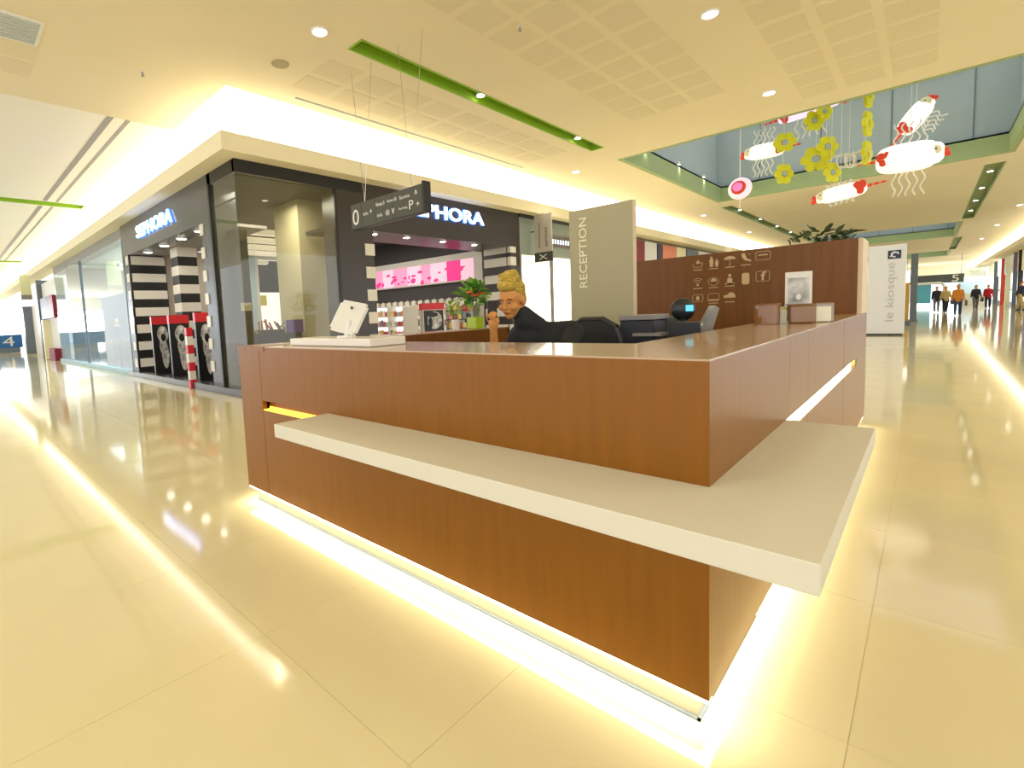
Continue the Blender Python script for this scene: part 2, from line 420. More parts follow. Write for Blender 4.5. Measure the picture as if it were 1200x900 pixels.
for k, (x, y) in enumerate([(-6.6, 22), (-6.7, 30), (3.2, 24), (3.2, 33), (3.1, 42), (3.0, 52)]):
    downlight(x, y, ZC, ('small far downlight between the left cove and the dark green slot' if x < 0 else 'small far downlight in the ceiling right of the skylight openings'), p=60, grp='far downlights left' if x < 0 else 'far downlights right')
for x, y in ((2.6, -3.0), (-1.8, -3.6), (-6.4, -3.6), (3.2, 3.5), (3.2, 8.5)):   # lamps of the same ceiling, behind and right of the photographer
    spot('hall_lamp', (x, y, ZC - 0.05), 130, WARM, 140, 0.9, 0.09)
def disc(name, label, cat, x, y, z, r, h, m):
    bm = bmnew(); bmesh.ops.create_cone(bm, cap_ends=True, segments=28, radius1=r * 0.92, radius2=r, depth=h, matrix=Matrix.Translation((x, y, z - h / 2 + 0.002)))
    return tag(done(name, bm, m), label, cat)
disc('ceiling_speaker', 'round beige ceiling speaker grille beside the corner of the bright cove', 'speaker', -6.46, 2.38, ZC, 0.13, 0.015, mat('beige_grille', (0.42, 0.34, 0.2), 0.8))
for x, y, l in ((-7.95, 0.97, 'tiny brass sprinkler head alone on the left ceiling'), (-3.55, 4.28, 'tiny brass sprinkler head among perforated ceiling squares')):
    t = thing('sprinkler_head', l, 'sprinkler', (x, y, ZC - 0.03))
    cylobj('stem', (0, 0, -0.03), (0, 0, 0.03), 0.012, M_greyp, t, seg=8); cylobj('deflector', (0, 0, -0.035), (0, 0, -0.03), 0.025, M_greyp, t, seg=10)
    cylobj('flange', (0, 0, 0.02), (0, 0, 0.03), 0.035, M_white, t, seg=12)
t = thing('ceiling_grille', 'pale bluish ventilation grille in the ceiling at the upper left edge', 'vent', (-7.72, -0.45, ZC))
box('frame', -0.34, 0.34, -0.26, 0.22, -0.012, 0.0, M_white, t)
bm = bmnew()
for k in range(9): bbox(bm, -0.3 + k * 0.068, -0.262 + k * 0.068, -0.22, 0.18, -0.022, -0.012)
done('louvre_blades', bm, mat('blue_grey_louvre', (0.5, 0.53, 0.52), 0.5), t)['kind'] = 'stuff'
t = thing('linear_vent', 'long thin dark ventilation slot in the ceiling beside the bright cove', 'vent', (-7.32, 3.1, ZC))
box('slot_line', -0.025, 0.025, 0, 6.6, -0.006, 0, M_signbox, t); box('frame', -0.035, 0.035, -0.02, 6.62, -0.003, 0, M_corn, t)
for y, wv, l in ((1.04, 0.05, 'wider grey ventilation slot running down the left corridor ceiling'), (1.32, 0.03, 'narrow ventilation slot nearest the cove in the left corridor ceiling')):
    t = thing('linear_vent', l, 'vent', (0, y, ZC + 0.05))
    for a, b in ((-18.0, -10.15), (-33.8, -18.8)): box('slot_line', a, b, -wv, wv, -0.008, 0, M_greyp, t)
# spots inside the green slot and on the well wall
for k, (x, y) in enumerate([(-5.33, 5.6), (-5.33, 9.0)]):
    t = thing('slot_spotlight', ('bright spotlight halfway along the long green ceiling slot', 'bright spotlight at the far end of the long green ceiling slot')[k], 'ceiling light', (x, y, ZC + 0.11))
    bm = bmnew(); bmesh.ops.create_cone(bm, cap_ends=True, segments=20, radius1=0.075, radius2=0.05, depth=0.1); done('housing', bm, M_white, t)
    bm = bmnew(); bmesh.ops.create_cone(bm, cap_ends=True, segments=20, radius1=0.065, radius2=0.065, depth=0.01, matrix=Matrix.Translation((0, 0, -0.056))); done('lens', bm, M_lamp, t)
    spot('slot_lamp', (x, y, ZC + 0.045), 60, (1, .97, .9), 150, 1, 0.05)
for k, (y) in enumerate([12.6, 15.2, 17.6]):
    t = thing('wall_spotlight', 'small spotlight washing the green band on the left of the skylight opening', 'spotlight', (-5.3, y, ZC + 0.62), 0, 'spotlights along the skylight opening')
    bm = bmnew(); bmesh.ops.create_cone(bm, cap_ends=True, segments=16, radius1=0.06, radius2=0.05, depth=0.08); done('housing', bm, M_white, t)
    bm = bmnew(); bmesh.ops.create_cone(bm, cap_ends=True, segments=16, radius1=0.05, radius2=0.05, depth=0.01, matrix=Matrix.Translation((0, 0, -0.045))); done('lens', bm, M_lamp, t)
    cylobj('bracket', (-0.1, 0, 0), (0, 0, 0.02), 0.012, M_white, t, seg=8)
    spot('wall_wash_lamp', (-5.26, y, ZC + 0.54), 30, (1, 1, .8), 80, 0.7, 0.02)
for s in SLOTS[1:3]:
    for k in range(4):
        y = s[2] + 2 + k * 3.6
        t = thing('slot_spotlight', 'small white lamp inside the %s dark green ceiling slot beyond the skylight' % ('left' if s[0] < 0 else 'right'), 'ceiling light', ((s[0] + s[1]) / 2, y, ZC + 0.148), 0, 'lamps of the %s far slot' % ('left' if s[0] < 0 else 'right'))
        bm = bmnew(); bmesh.ops.create_cone(bm, cap_ends=True, segments=14, radius1=0.08, radius2=0.06, depth=0.1); done('housing', bm, M_white, t)
        bm = bmnew(); bmesh.ops.create_cone(bm, cap_ends=True, segments=14, radius1=0.07, radius2=0.07, depth=0.01, matrix=Matrix.Translation((0, 0, -0.056))); done('lens', bm, M_lamp, t)

# ================================================================ COSMETICS STORE
# pilotis, fascias
struct(box('trim_store_top_band', -9.2, -8.0, 2.25, 2.32, 3.86, 4.075, M_black))
struct(box('trim_store_top_band_front', -8.08, -7.99, 2.25, 5.0, 3.86, 4.075, M_black))
struct(box('wall_store_fascia_front', -8.5, -8.0, 4.25, 10.4, 3.12, 4.075, M_dark))
struct(box('wall_store_soffit_front', -9.2, -8.5, 4.25, 10.4, 3.12, 3.2, M_dark))
struct(box('wall_store_fascia_side', -15.4, -9.05, 2.25, 2.7, 3.25, 4.075, M_grey))
pl = struct(box('wall_store_pier_left', -8.5, -8.0, 4.25, 5.13, 0, 3.12, M_dark))
pr_ = struct(box('wall_store_pier_right', -9.0, -8.0, 9.95, 10.4, 0, 3.12, M_dark))
ps = struct(box('wall_store_pier_side', -9.65, -9.05, 2.25, 2.7, 0, 3.25, M_grey))
pj = struct(box('wall_store_jamb_side', -15.4, -14.86, 2.25, 3.15, 0, 3.25, M_black))
zs = [2.60 - 0.475 * k for k in range(6)]
for z in zs:
    box('white_block', -8.12, -7.985, 4.9, 5.145, z, z + 0.24, M_block, pl)
for z in [3.07 - 0.475 * k + 0.0 for k in range(7)]:
    h = 0.24 if z + .24 < 3.12 else 0.05
    box('white_block', -8.1, -7.985, 9.94, 10.2, z - (0.12 if z > 3 else 0), z + h - 0.0, M_block, pr_)
    box('white_block', -8.95, -8.14, 9.935, 9.96, z - (0.12 if z > 3 else 0), z + h, M_block, pr_)
for z in [3.02 - 0.44 * k for k in range(7)]:
    box('white_block', -9.70, -9.52, 2.235, 2.4, z, z + 0.21, M_block, ps)
for z in [3.0 - 0.46 * k for k in range(7)]:
    box('white_block', -14.9, -14.85, 2.3, 3.13, z, z + 0.23, M_block, pj)
    box('white_block', -15.1, -14.87, 2.235, 2.3, z, z + 0.23, M_block, pj)
struct(box('floor_store', -24, -8.02, 2.3, 10.4, 0.0, 0.03, M_storefloor))
struct(box('baseboard_store_side', -15.4, -8.0, 2.12, 2.3, 0.0, 0.13, M_grey))
struct(box('baseboard_store_front', -8.02, -7.9, 2.12, 4.3, 0.0, 0.13, M_grey))
struct(box('ceiling_store', -24, -8.3, 2.4, 10.4, 3.9, 3.98, M_dark2))
struct(box('wall_store_back', -24.1, -24, 2.3, 10.5, 0, 4.0, M_dark2))
struct(box('wall_store_right', -24, -9.0, 10.25, 10.4, 0, 4.0, M_dark2))
struct(box('wall_store_inner', -15.3, -15.1, 3.15, 5.2, 0, 3.9, M_wallcream))
# corner glass
g1 = struct(box('window_store_front', -8.02, -8.0, 2.27, 4.25, 0.13, 3.86, M_glass))
box('mullion', -8.05, -7.98, 4.2, 4.26, 0.13, 3.86, M_black, g1)
g2 = struct(box('window_store_side', -9.05, -8.0, 2.25, 2.27, 0.13, 3.86, M_glass))
box('mullion', -9.1, -9.03, 2.2, 2.28, 0.13, 3.86, M_black, g2)
box('transom', -9.03, -8.0, 2.245, 2.275, 3.42, 3.44, M_grey, g2)
# the square column inside
colm = struct(box('wall_store_column', -10.35, -9.3, 4.14, 5.15, 0.03, 3.9, mat('column_beige', (0.62, 0.56, 0.36), 0.6)))
# striped column seen through the side entrance
t = thing('striped_column', 'black and white striped square column just inside the side entrance', 'column', (-13.25, 3.1, 0.03))
box('core', -0.25, 0.25, -0.23, 0.23, 0, 3.6, M_black, t)
for k in range(7): box('white_band', -0.256, 0.256, -0.236, 0.236, 0.25 + k * 0.46, 0.48 + k * 0.46, M_block, t)
# downlights under the store soffits
for k, y in enumerate((5.35, 6.3, 7.5, 8.7)): downlight(-8.25, y, 3.12, 'small bright downlight under the black fascia of the front store entrance', r=0.07, grp='downlights over the front entrance', p=25)
for k, x in enumerate((-14.0, -12.7, -11.5, -10.4)): downlight(x, 2.5, 3.25 - 0.0, 'small bright downlight under the grey fascia of the side store entrance', r=0.09, grp='downlights over the side entrance', p=25)
struct(box('ceiling_store_entrance', -14.86, -9.65, 2.7, 3.6, 3.27, 3.33, M_greyp))
struct(box('ceiling_store_entrance_front', -9.3, -8.5, 5.1, 9.9, 3.2, 3.26, M_greyp))
# store signs
s = thing('store_sign', 'illuminated white store name over the front entrance, letters edged in blue', 'sign', (-7.99, 6.05, 3.57))
text('lettering', 'SEPHORA', M_signw, (0.035, 0, 0), (0, 1, 0), (0, 0, 1), 2.72, 0.31, 0.02, s, 0.012)
text('blue_edge', 'SEPHORA', M_halo, (0.0, -0.012, -0.012), (0, 1, 0), (0, 0, 1), 2.745, 0.335, 0.03, s, 0.03)
s = thing('store_sign', 'illuminated white store name on the grey fascia above the side entrance', 'sign', (-13.75, 2.25, 3.53))
text('lettering', 'SEPHORA', M_signw, (0, -0.035, 0), (1, 0, 0), (0, 0, 1), 2.62, 0.29, 0.02, s, 0.014)
text('blue_edge', 'SEPHORA', M_halo, (-0.012, -0.001, -0.012), (1, 0, 0), (0, 0, 1), 2.645, 0.315, 0.03, s, 0.03)
# hanging linear ceiling lights inside
for k in range(9):
    x = -11.2 - k * 1.15
    t = thing('linear_ceiling_light', 'white linear light bar hanging from the dark store ceiling', 'ceiling light', (x, 5.6, 3.42), 0, 'rows of linear lights in the store')
    box('body', -0.12, 0.12, -2.6, 1.6, 0, 0.12, M_block, t)
    box('diffuser', -0.1, 0.1, -2.58, 1.58, -0.01, 0.0, mat('soft_tube', (1, .9, .8), .5, emit=0.7, ecol=(1, .9, .78)), t)
    for y in (-2, 1.0): cylobj('cable', (0, y, 0.12), (0, y, 0.48), 0.006, M_black, t, seg=6)
# backlit pink banner on the right hand wall
t = thing('light_box', 'long backlit pink and magenta beauty banner above the store shelves', 'light box', (-14.85, 10.25, 2.36))
box('frame', 0, 5.45, -0.12, 0, -0.05, 0.82, M_block, t)
xx = 0.05; ci = 0
for wd, mm in ((.9, M_pink), (.6, M_palepink), (.75, M_pink), (.7, M_palepink), (.45, M_pink), (.75, M_palepink), (.6, M_magenta), (.55, M_palepink)):
    box('graphic_panel', xx, xx + wd - 0.01, -0.135, -0.12, 0.0, 0.62, mm, t); xx += wd
for k in range(26): 
    a = 0.1 + random.random() * 5.0; b = 0.05 + random.random() * 0.4
    bm = bmnew(); ball(bm, (a, -0.137, b), 1, 1, (0.05 + random.random() * .12, 0.004, 0.03 + random.random() * 0.07)); done('painted_shape', bm, M_magenta, t)
t = thing('display_post', 'slim white post between the pink banner and the striped doorway', 'column', (-9.2, 10.1, 0.03))
box('post', -0.14, 0.14, -0.12, 0.12, 0, 3.0, M_block, t); box('post_cap', -0.17, 0.17, -0.15, 0.12, 3.0, 3.08, M_block, t)
# perfume shelving below
sh = thing('wall_shelving', 'lit white shelving full of cosmetics along the store wall under the pink banner', 'shelving', (-14.6, 10.2, 0.03))
box('back_panel', 0, 5.0, -0.02, 0.04, 0, 1.62, M_whitelit, sh)
for x in (0, 1.25, 2.5, 3.75, 4.97): box('upright', x, x + 0.03, -0.42, -0.02, 0, 1.62, M_block, sh)
for z in (0.2, 0.55, 0.9, 1.25, 1.6): box('shelf', 0.03, 4.97, -0.42, -0.02, z, z + 0.03, M_block, sh)
pcols = [(0.7, 0.45, 0.12), (0.75, 0.62, 0.2), (0.6, 0.2, 0.08), (0.75, 0.3, 0.35), (0.2, 0.25, 0.3), (0.8, 0.75, 0.6), (0.5, 0.08, 0.08), (0.35, 0.45, 0.4)]
pm = [mat('package_%s' % n, c, 0.35) for n, c in zip(('amber', 'gold', 'rust', 'rose', 'slate', 'ivory', 'crimson', 'sage'), pcols)]
def box_me(w_, d_, h_, m):
    me = bpy.data.meshes.new('bottle'); b_ = bmnew(); bbox(b_, -w_ / 2, w_ / 2, -d_ / 2, d_ / 2, 0, h_)
    bmesh.ops.bevel(b_, geom=list(b_.edges), offset=0.01, segments=1, affect='EDGES')
    cyl(b_, (0, 0, h_), (0, 0, h_ + 0.04), 0.02, 0.018, 8); b_.to_mesh(me); b_.free(); me.materials.append(m); return me
bms = [box_me(0.13, 0.09, random.uniform(0.14, 0.22), m) for m in pm]
for z in (0.58, 0.93, 1.28):
    for k in range(30):
        x = -14.5 + k * 0.163 + random.uniform(-.01, .01)
        if abs(((x + 14.6) % 1.25) - 0.015) < 0.09: continue
        o = link('bottle', random.choice(bms), None); o.location = (x, 9.92, z + 0.031)
        tag(o, 'small packaged perfume bottle on the lit shelves under the pink banner', 'bottle', 'perfume bottles on the wall shelves')
for k in range(14):
    o = link('bottle', bms[5], None); o.location = (-14.4 + k * 0.33, 9.95, 1.661); o.scale = (1.6, 1, 0.7)
    tag(o, 'pale box on the top ledge directly below the pink banner', 'box', 'pale boxes on the top ledge')
# free standing displays with photographs
def display(x, y, rz, label, w_=0.55, h_=1.55, red=True, grp=None):
    t = thing('photo_display', label, 'display stand', (x, y, 0.03), rz, grp)
    box('body', -w_ / 2, w_ / 2, 0, 0.35, 0.0, h_, M_block, t)
    box('header', -w_ / 2 - 0.005, w_ / 2 + 0.005, -0.01, 0.36, h_ - 0.18, h_, M_red if red else M_block, t)
    box('photo_background', -w_ / 2 + 0.03, w_ / 2 - 0.03, -0.012, 0.0, 0.1, h_ - 0.2, M_black, t)
    bm = bmnew(); ball(bm, (0.02, -0.014, h_ * 0.70), 1, 2, (w_ * 0.36, 0.004, 0.25)); ball(bm, (0.06, -0.014, h_ * 0.30), 1, 2, (w_ * 0.2, 0.004, 0.24))
    cyl(bm, (-0.08, -0.014, h_ * 0.5), (0.12, -0.014, h_ * 0.36), 0.012, 0.03, 6)
    done('photo_figure', bm, M_photo, t)
    bm = bmnew(); ball(bm, (-0.03, -0.02, h_ * 0.80), 1, 2, (w_ * 0.25, 0.004, 0.07)); ball(bm, (-0.1, -0.02, h_ * 0.66), 1, 2, (w_ * 0.10, 0.004, 0.16))
    done('photo_hair', bm, M_black, t)
    return t
display(-9.35, 8.15, PI / 4 + .3, 'black and white photo display stand with red header left of the flower vase', 0.62, 1.6)
display(-9.3, 9.55, PI / 4 + .3, 'narrow photo display stand with red header beside the woman\'s phone', 0.5, 1.5)
t = thing('product_rack', 'white rack of small boxed products between photo display and flower vase', 'rack', (-9.0, 8.75, 0.03), PI / 4 + .3)
box('back_panel', -0.28, 0.28, 0.2, 0.24, 0, 1.65, M_block, t)
for z in (0.6, 0.85, 1.1, 1.35): box('shelf', -0.28, 0.28, -0.05, 0.2, z, z + 0.02, M_dark2, t)
for z in (0.62, 0.87, 1.12, 1.37):
    for k in range(4):
        v = Matrix.Rotation(PI / 4 + .3, 3, 'Z') @ Vector((-0.2 + k * 0.135, 0.06, 0))
        o = link('product_box', bms[(k * 3 + int(z * 10)) % 8], None); o.location = (-9.0 + v.x, 8.75 + v.y, 0.03 + z + 0.001); o.rotation_euler = (0, 0, PI / 4 + .3); o.scale = (0.9, 0.9, 0.85)
        tag(o, 'small boxed cosmetic on the rack between photo display and vase', 'box', 'boxed cosmetics on the rack')
t = thing('white_cabinet', 'plain white promotional cabinet left of the photo display stand', 'cabinet', (-9.6, 7.5, 0.03), PI / 4)
box('body', -0.2, 0.2, 0, 0.4, 0.08, 1.52, M_block, t); box('plinth', -0.18, 0.18, 0.02, 0.38, 0, 0.08, M_dark2, t)
# gates at the side entrance
def gate(x, y0, y1, label):
    t = thing('entrance_display', label, 'display stand', (x, (y0 + y1) / 2, 0.03))
    h = (y1 - y0) / 2
    box('panel', -0.05, 0.05, -h, h, 0.06, 1.5, M_black, t)
    box('red_header', -0.06, 0.06, -h - 0.005, h + 0.005, 1.34, 1.54, M_red, t)
    bm = bmnew(); ball(bm, (0.052, 0.02, 1.08), 1, 2, (0.006, h * 0.62, 0.22)); ball(bm, (0.052, 0.05, 0.55), 1, 2, (0.006, h * 0.42, 0.36)); ball(bm, (0.052, -0.02, 0.8), 1, 2, (0.006, h * 0.25, 0.2))
    done('photo_figure', bm, M_photo, t)
    bm = bmnew(); ball(bm, (0.06, 0.03, 1.0), 1, 2, (0.006, h * 0.3, 0.1))
    done('photo_hair', bm, M_black, t)
    box('foot', -0.1, 0.1, -h, h, 0, 0.06, M_chrome, t)
gate(-13.7, 2.33, 2.75, 'tall black photo panel with red header furthest left in the side entrance')
gate(-12.45, 2.36, 2.8, 'tall black photo panel with red header in the middle of the side entrance')
gate(-10.75, 2.36, 2.72, 'tall black photo panel with red header against the right pier of the side entrance')
t = thing('red_striped_post', 'slim red and white striped post in front of the side entrance panels', 'post', (-10.5, 2.14, 0.001))
for k in range(7): box('red_band' if k % 2 == 0 else 'white_band', -0.06, 0.06, -0.06, 0.06, k * 0.18, k * 0.18 + 0.18, M_red if k % 2 == 0 else M_block, t)
# interior seen through the corner glass
t = thing('checkout_wall', 'bright white wall panel with yellow sign deep inside the store', 'wall panel', (-16.0, 6.4, 0.03))
box('panel', 0, 0.1, -0.7, 0.9, 0, 2.3, M_whitelit, t); box('yellow_sign', 0.1, 0.13, -0.45, 0.15, 1.85, 2.2, M_yellow, t)
for k, (y, h) in enumerate(((2.95, 1.22), (3.42, 1.28), (4.02, 1.2))):
    t = thing('makeup_counter', 'low black make-up counter behind the corner window, %s' % ('nearest the window edge', 'middle of the three', 'next to the beige column')[k], 'counter', (-9.6 - (k == 2) * 0.0, y - (0.14 if k == 2 else 0), 0.03))
    box('body', -0.35, 0.35 - 0.1 * (k == 2), -0.22, 0.2, 0, h - 0.2, M_black, t)
    box('worktop', -0.36, 0.36 - 0.1 * (k == 2), -0.23, 0.21, h - 0.2, h - 0.17, M_dark, t)
    bm = bmnew()
    for q in range(7): cyl(bm, (-0.25 + q * 0.08, random.uniform(-.15, .15), h - 0.17), (-0.25 + q * 0.08, random.uniform(-.15, .15), h + random.uniform(-.05, 0.08)), 0.02, 0.02, 8)
    done('testers', bm, pm[k * 2 % 8], t)['kind'] = 'stuff'
o = box('purple_carton', -9.35, -9.1, 3.72, 3.98, 1.063, 1.33, mat('purple_card', (0.18, 0.05, 0.5), 0.5)); tag(o, 'purple carton standing on the black counter beside the beige column', 'box')
t = thing('tall_unit', 'tall dark display unit standing just behind the corner window', 'cabinet', (-8.87, 2.6, 0.03))
box('body', -0.15, 0.15, -0.12, 0.12, 0, 3.0, M_dark, t); box('label_plate', 0.15, 0.155, -0.1, 0.1, 1.5, 1.65, M_block, t)

# ================================================================ LEFT CORRIDOR FACADE
struct(box('wall_left_fascia', -27, -15.4, 2.3, 2.6, 3.78, 4.075, M_greyp))
for k, (a, b) in enumerate(((-27, -21.2), (-21.2, -15.4))):
    gl = struct(box('window_%d' % (k + 1), a + 0.05, b - 0.03, 2.28, 2.3, 0.12, 3.78, M_glassside))
    box('mullion', b - 0.05, b, 2.24, 2.34, 0.0, 3.78, M_slate if k == 0 else M_paleblue, gl)
struct(box('baseboard_left', -27, -15.4, 2.22, 2.36, 0, 0.12, M_paleblue))
struct(box('wall_left_showroom', -27, -15.4, 6.0, 6.1, 0, 4, M_white))
struct(box('wall_left_showroom_side', -15.5, -15.4, 2.5, 6, 0, 4, M_paleblue))
struct(box('floor_showroom', -27, -15.4, 2.36, 6.0, 0, 0.02, mat('pale_showroom_floor', (0.75, 0.8, 0.85), 0.15)))
struct(box('ceiling_showroom', -27, -15.4, 2.6, 6.0, 3.8, 3.9, M_ceil2))
t = thing('blue_screen_panel', 'pale blue framed panel standing behind the left corridor glass', 'screen', (-25.3, 3.4, 0.02))
box('frame', -0.7, 0.7, -0.05, 0.05, 0, 2.0, M_paleblue, t)
box('pane', -0.6, -0.05, -0.06, -0.05, 0.2, 1.85, M_bluewin, t); box('pane', 0.05, 0.6, -0.06, -0.05, 0.2, 1.85, M_bluewin, t)
t = thing('hanging_banner', 'small yellow-green banner with a dark foot hanging behind the left corridor glass', 'banner', (-19.9, 3.0, 2.62))
box('cloth', -0.02, 0.02, -0.22, 0.22, 0.2, 1.05, M_palegreen, t); box('dark_foot', -0.022, 0.022, -0.22, 0.22, 0, 0.2, M_greyp, t); cylobj('cord', (0, 0, 1.05), (0, 0, 1.16), 0.008, M_greyp, t, seg=6)
t = thing('hanging_banner', 'yellow-green banner with dark foot hanging in the open left corridor', 'banner', (-30, 1.62, 2.88))
box('cloth', -0.02, 0.02, -0.2, 0.2, 0.22, 1.15, M_palegreen, t); box('dark_foot', -0.022, 0.022, -0.2, 0.2, 0, 0.22, M_greyp, t); cylobj('cord', (0, 0, 1.15), (0, 0, 2.2), 0.008, M_greyp, t, seg=6)
# far kiosk shop front
t = thing('storefront', 'narrow white shop front with navy and maroon sign boards down the left corridor', 'shop front', (-31.2, 2.25, 0.001))
box('white_wall', 0, 4.0, 0.1, 0.4, 0, 3.7, M_white, t)
box('grey_frame', -0.3, 0.0, -0.1, 0.4, 0, 3.9, M_slate, t); box('navy_board', 0.1, 2.6, -0.05, 0.1, 1.95, 2.95, M_navy, t)
box('maroon_board', 2.6, 3.9, -0.05, 0.1, 1.95, 2.95, M_maroon, t); box('maroon_base', 2.2, 3.8, -0.15, 0.1, 0, 0.55, M_maroon, t)
box('green_panel', 0.2, 1.0, -0.02, 0.1, 0.1, 1.7, M_sage, t); box('cream_post', 1.2, 1.6, -0.2, 0.1, 0.0, 1.9, M_letter, t)
t = thing('corridor_pillar', 'dark grey square pillar near the bright end of the left corridor', 'pillar', (-41, 2.65, 0.001))
box('shaft', -0.3, 0.3, -0.2, 0.25, 0, 2.9, M_slate, t); box('capital', -0.34, 0.34, -0.24, 0.29, 2.9, 3.0, M_slate, t)
t = thing('blue_sign', 'low blue sign band with a large white 4 at the bright left corridor end', 'sign', (-45, 1.0, 0.35))
box('board', -0.06, 0, -4, 1.65, 0, 0.9, M_bluesign, t)
text('number', '4', M_signtxt, (0.001, 0.6, 0.12), (0, 1, 0), (0, 0, 1), 0.62, 0.66, 0.01, t)
text('arrow', '<', M_signtxt, (0.001, -0.35, 0.3), (0, 1, 0), (0, 0, 1), 0.4, 0.3, 0.01, t)
box('foot', -0.05, -0.01, -3.5, 1.5, -0.349, 0, M_slate, t)
struct(box('wall_left_far', -70, -31.6, 2.9, 3.0, 0, 5.0, M_white))
struct(box('wall_left_end', -70.2, -70, -8, 3, 3.6, 5.2, M_white))
bm = bmnew()
for k in range(8): bbox(bm, -70.2, -70.05, -8 + k * 1.5, -7.93 + k * 1.5, 0, 3.6)
struct(done('window_end_frames', bm, M_white))

# ================================================================ FRONT FACADE BEYOND THE STORE (along +Y)
ns = struct(box('wall_next_shop_back', -13, -12.9, 10.5, 18.2, 0, 3.9, mat('bright_shop_paint', (0.92, 0.91, 0.86), 0.6)))
struct(box('wall_next_shop_side', -13, -8.1, 18.1, 18.3, 0, 3.9, M_white))
t = thing('added_glow_panel', 'large glowing white panel added to brighten the shop beyond the store', 'wall panel', (-12.8, 18.0, 0.02))  # glowing panel added so the shop interior looks bright
box('panel', 0, 4.6, 0, 0.06, 0.1, 2.9, M_whitelit, t); box('door_outline', 1.5, 1.54, -0.02, 0, 0.1, 2.2, M_greyp, t); box('door_outline', 2.6, 2.64, -0.02, 0, 0.1, 2.2, M_greyp, t)
struct(box('floor_next_shop', -13, -8.02, 10.42, 18.1, 0, 0.02, M_floor))
struct(box('ceiling_next_shop', -13, -8.4, 10.5, 18.1, 3.6, 3.7, M_white))
struct(box('wall_next_shop_fascia', -8.2, -8.0, 10.42, 18.1, 2.92, 4.0, M_greyglass))
struct(box('trim_next_shop_top', -8.2, -7.96, 10.42, 18.1, 3.98, 4.075, M_black))
t = thing('shop_name_board', 'dark band with a line of bluish white lettering on the grey shop front', 'sign', (-7.975, 11.7, 3.25))
box('band', -0.02, 0.0, 0, 3.6, 0, 0.34, mat('taupe_band', (0.14, 0.12, 0.10), 0.4), t)
text('lettering', 'MARIONNAUD', M_signw, (0.001, 0.12, 0.1), (0, 1, 0), (0, 0, 1), 1.9, 0.13, 0.01, t) if False else text('lettering', 'IIIIIIIIIIIII', M_signw, (0.001, 0.1, 0.1), (0, 1, 0), (0, 0, 1), 1.9, 0.12, 0.01, t)
gl = struct(box('window_next_shop', -8.06, -8.04, 10.42, 18.1, 0.1, 2.92, glassmat('clear_shop_glass', (0.9, 0.9, 0.88), 0.02, 0.0)))
for y in (10.42, 12.1, 14.0, 16.0): box('mullion', -8.09, -8.0, y, y + 0.07, 0, 2.92, M_greyp, gl)
t = thing('flag_sign', 'vertical pale flag sign with dark square foot projecting beside the store', 'sign', (-7.6, 11.0, 2.7))
box('board', -0.28, 0.3, 0.0, 0.03, 0.28, 1.35, mat('warm_grey_board', (0.55, 0.5, 0.44), 0.5), t)
box('dark_square', -0.29, 0.31, -0.005, 0.035, 0, 0.27, M_signbox, t)
text('lettering', 'boutique', M_signbox, (-0.06, -0.002, 0.42), (0, 0, 1), (-1, 0, 0), 0.7, 0.12, 0.002, t)
text('lettering_second_line', 'services', M_signbox, (0.16, -0.002, 0.42), (0, 0, 1), (-1, 0, 0), 0.55, 0.12, 0.002, t)
text('emblem', 'X', M_signtxt, (-0.15, -0.008, 0.06), (1, 0, 0), (0, 0, 1), 0.3, 0.15, 0.002, t)
bm = bmnew(); cyl(bm, (-0.3, 0.015, 0.9), (-0.4, 0.015, 0.9), 0.015, None, 8); cyl(bm, (0, 0.015, 1.35), (0, 0.015, 1.38), 0.02, None, 8); done('bracket', bm, M_black, t)
# mannequin rail & shopper
t = thing('clothes_rail', 'thin chrome clothes rail inside the bright white shop', 'rail', (-10.2, 14.5, 0.021))
bm = bmnew(); tube(bm, [(0, -0.5, 0), (0, -0.5, 1.5), (0, 0.5, 1.5), (0, 0.5, 0)], 0.018); done('frame', bm, M_chrome, t)
bm = bmnew(); bbox(bm, -0.25, 0.25, -0.53, -0.47, 0, 0.03); bbox(bm, -0.25, 0.25, 0.47, 0.53, 0, 0.03); done('feet', bm, M_chrome, t)
# upper shop displays further on
box_specs = [(18.4, 19.3, M_maroon, 'dark maroon'), (19.35, 20.6, M_white, 'white'), (20.7, 21.2, M_navy, 'navy'), (21.3, 22.9, mat('salmon_panel', (0.8, 0.25, 0.15), 0.5), 'salmon'), (23.0, 24.2, M_letter, 'cream'), (24.4, 26.0, M_slate, 'slate grey'), (26.1, 30.0, M_white, 'long white'), (30.2, 33.0, M_black, 'black'), (33.2, 42.0, M_greyprint, 'long grey'), (42.2, 60, M_white, 'furthest white')]
for a, b, m, n in box_specs:
    t = thing('storefront', '%s shop front panel in the row beyond the brown back wall' % n, 'shop front', (-8.3, a, 0.001))
    box('board', 0, 0.25, 0, b - a, 2.5, 3.95, m, t); box('pane', 0.05, 0.1, 0, b - a, 0.05, 2.5, M_paleblue, t); box('sill', 0, 0.2, 0, b - a, 0, 0.05, M_slate, t)
struct(box('wall_front_far', -8.6, -8.35, 18.3, 96, 0, 4.2, M_wallcream))

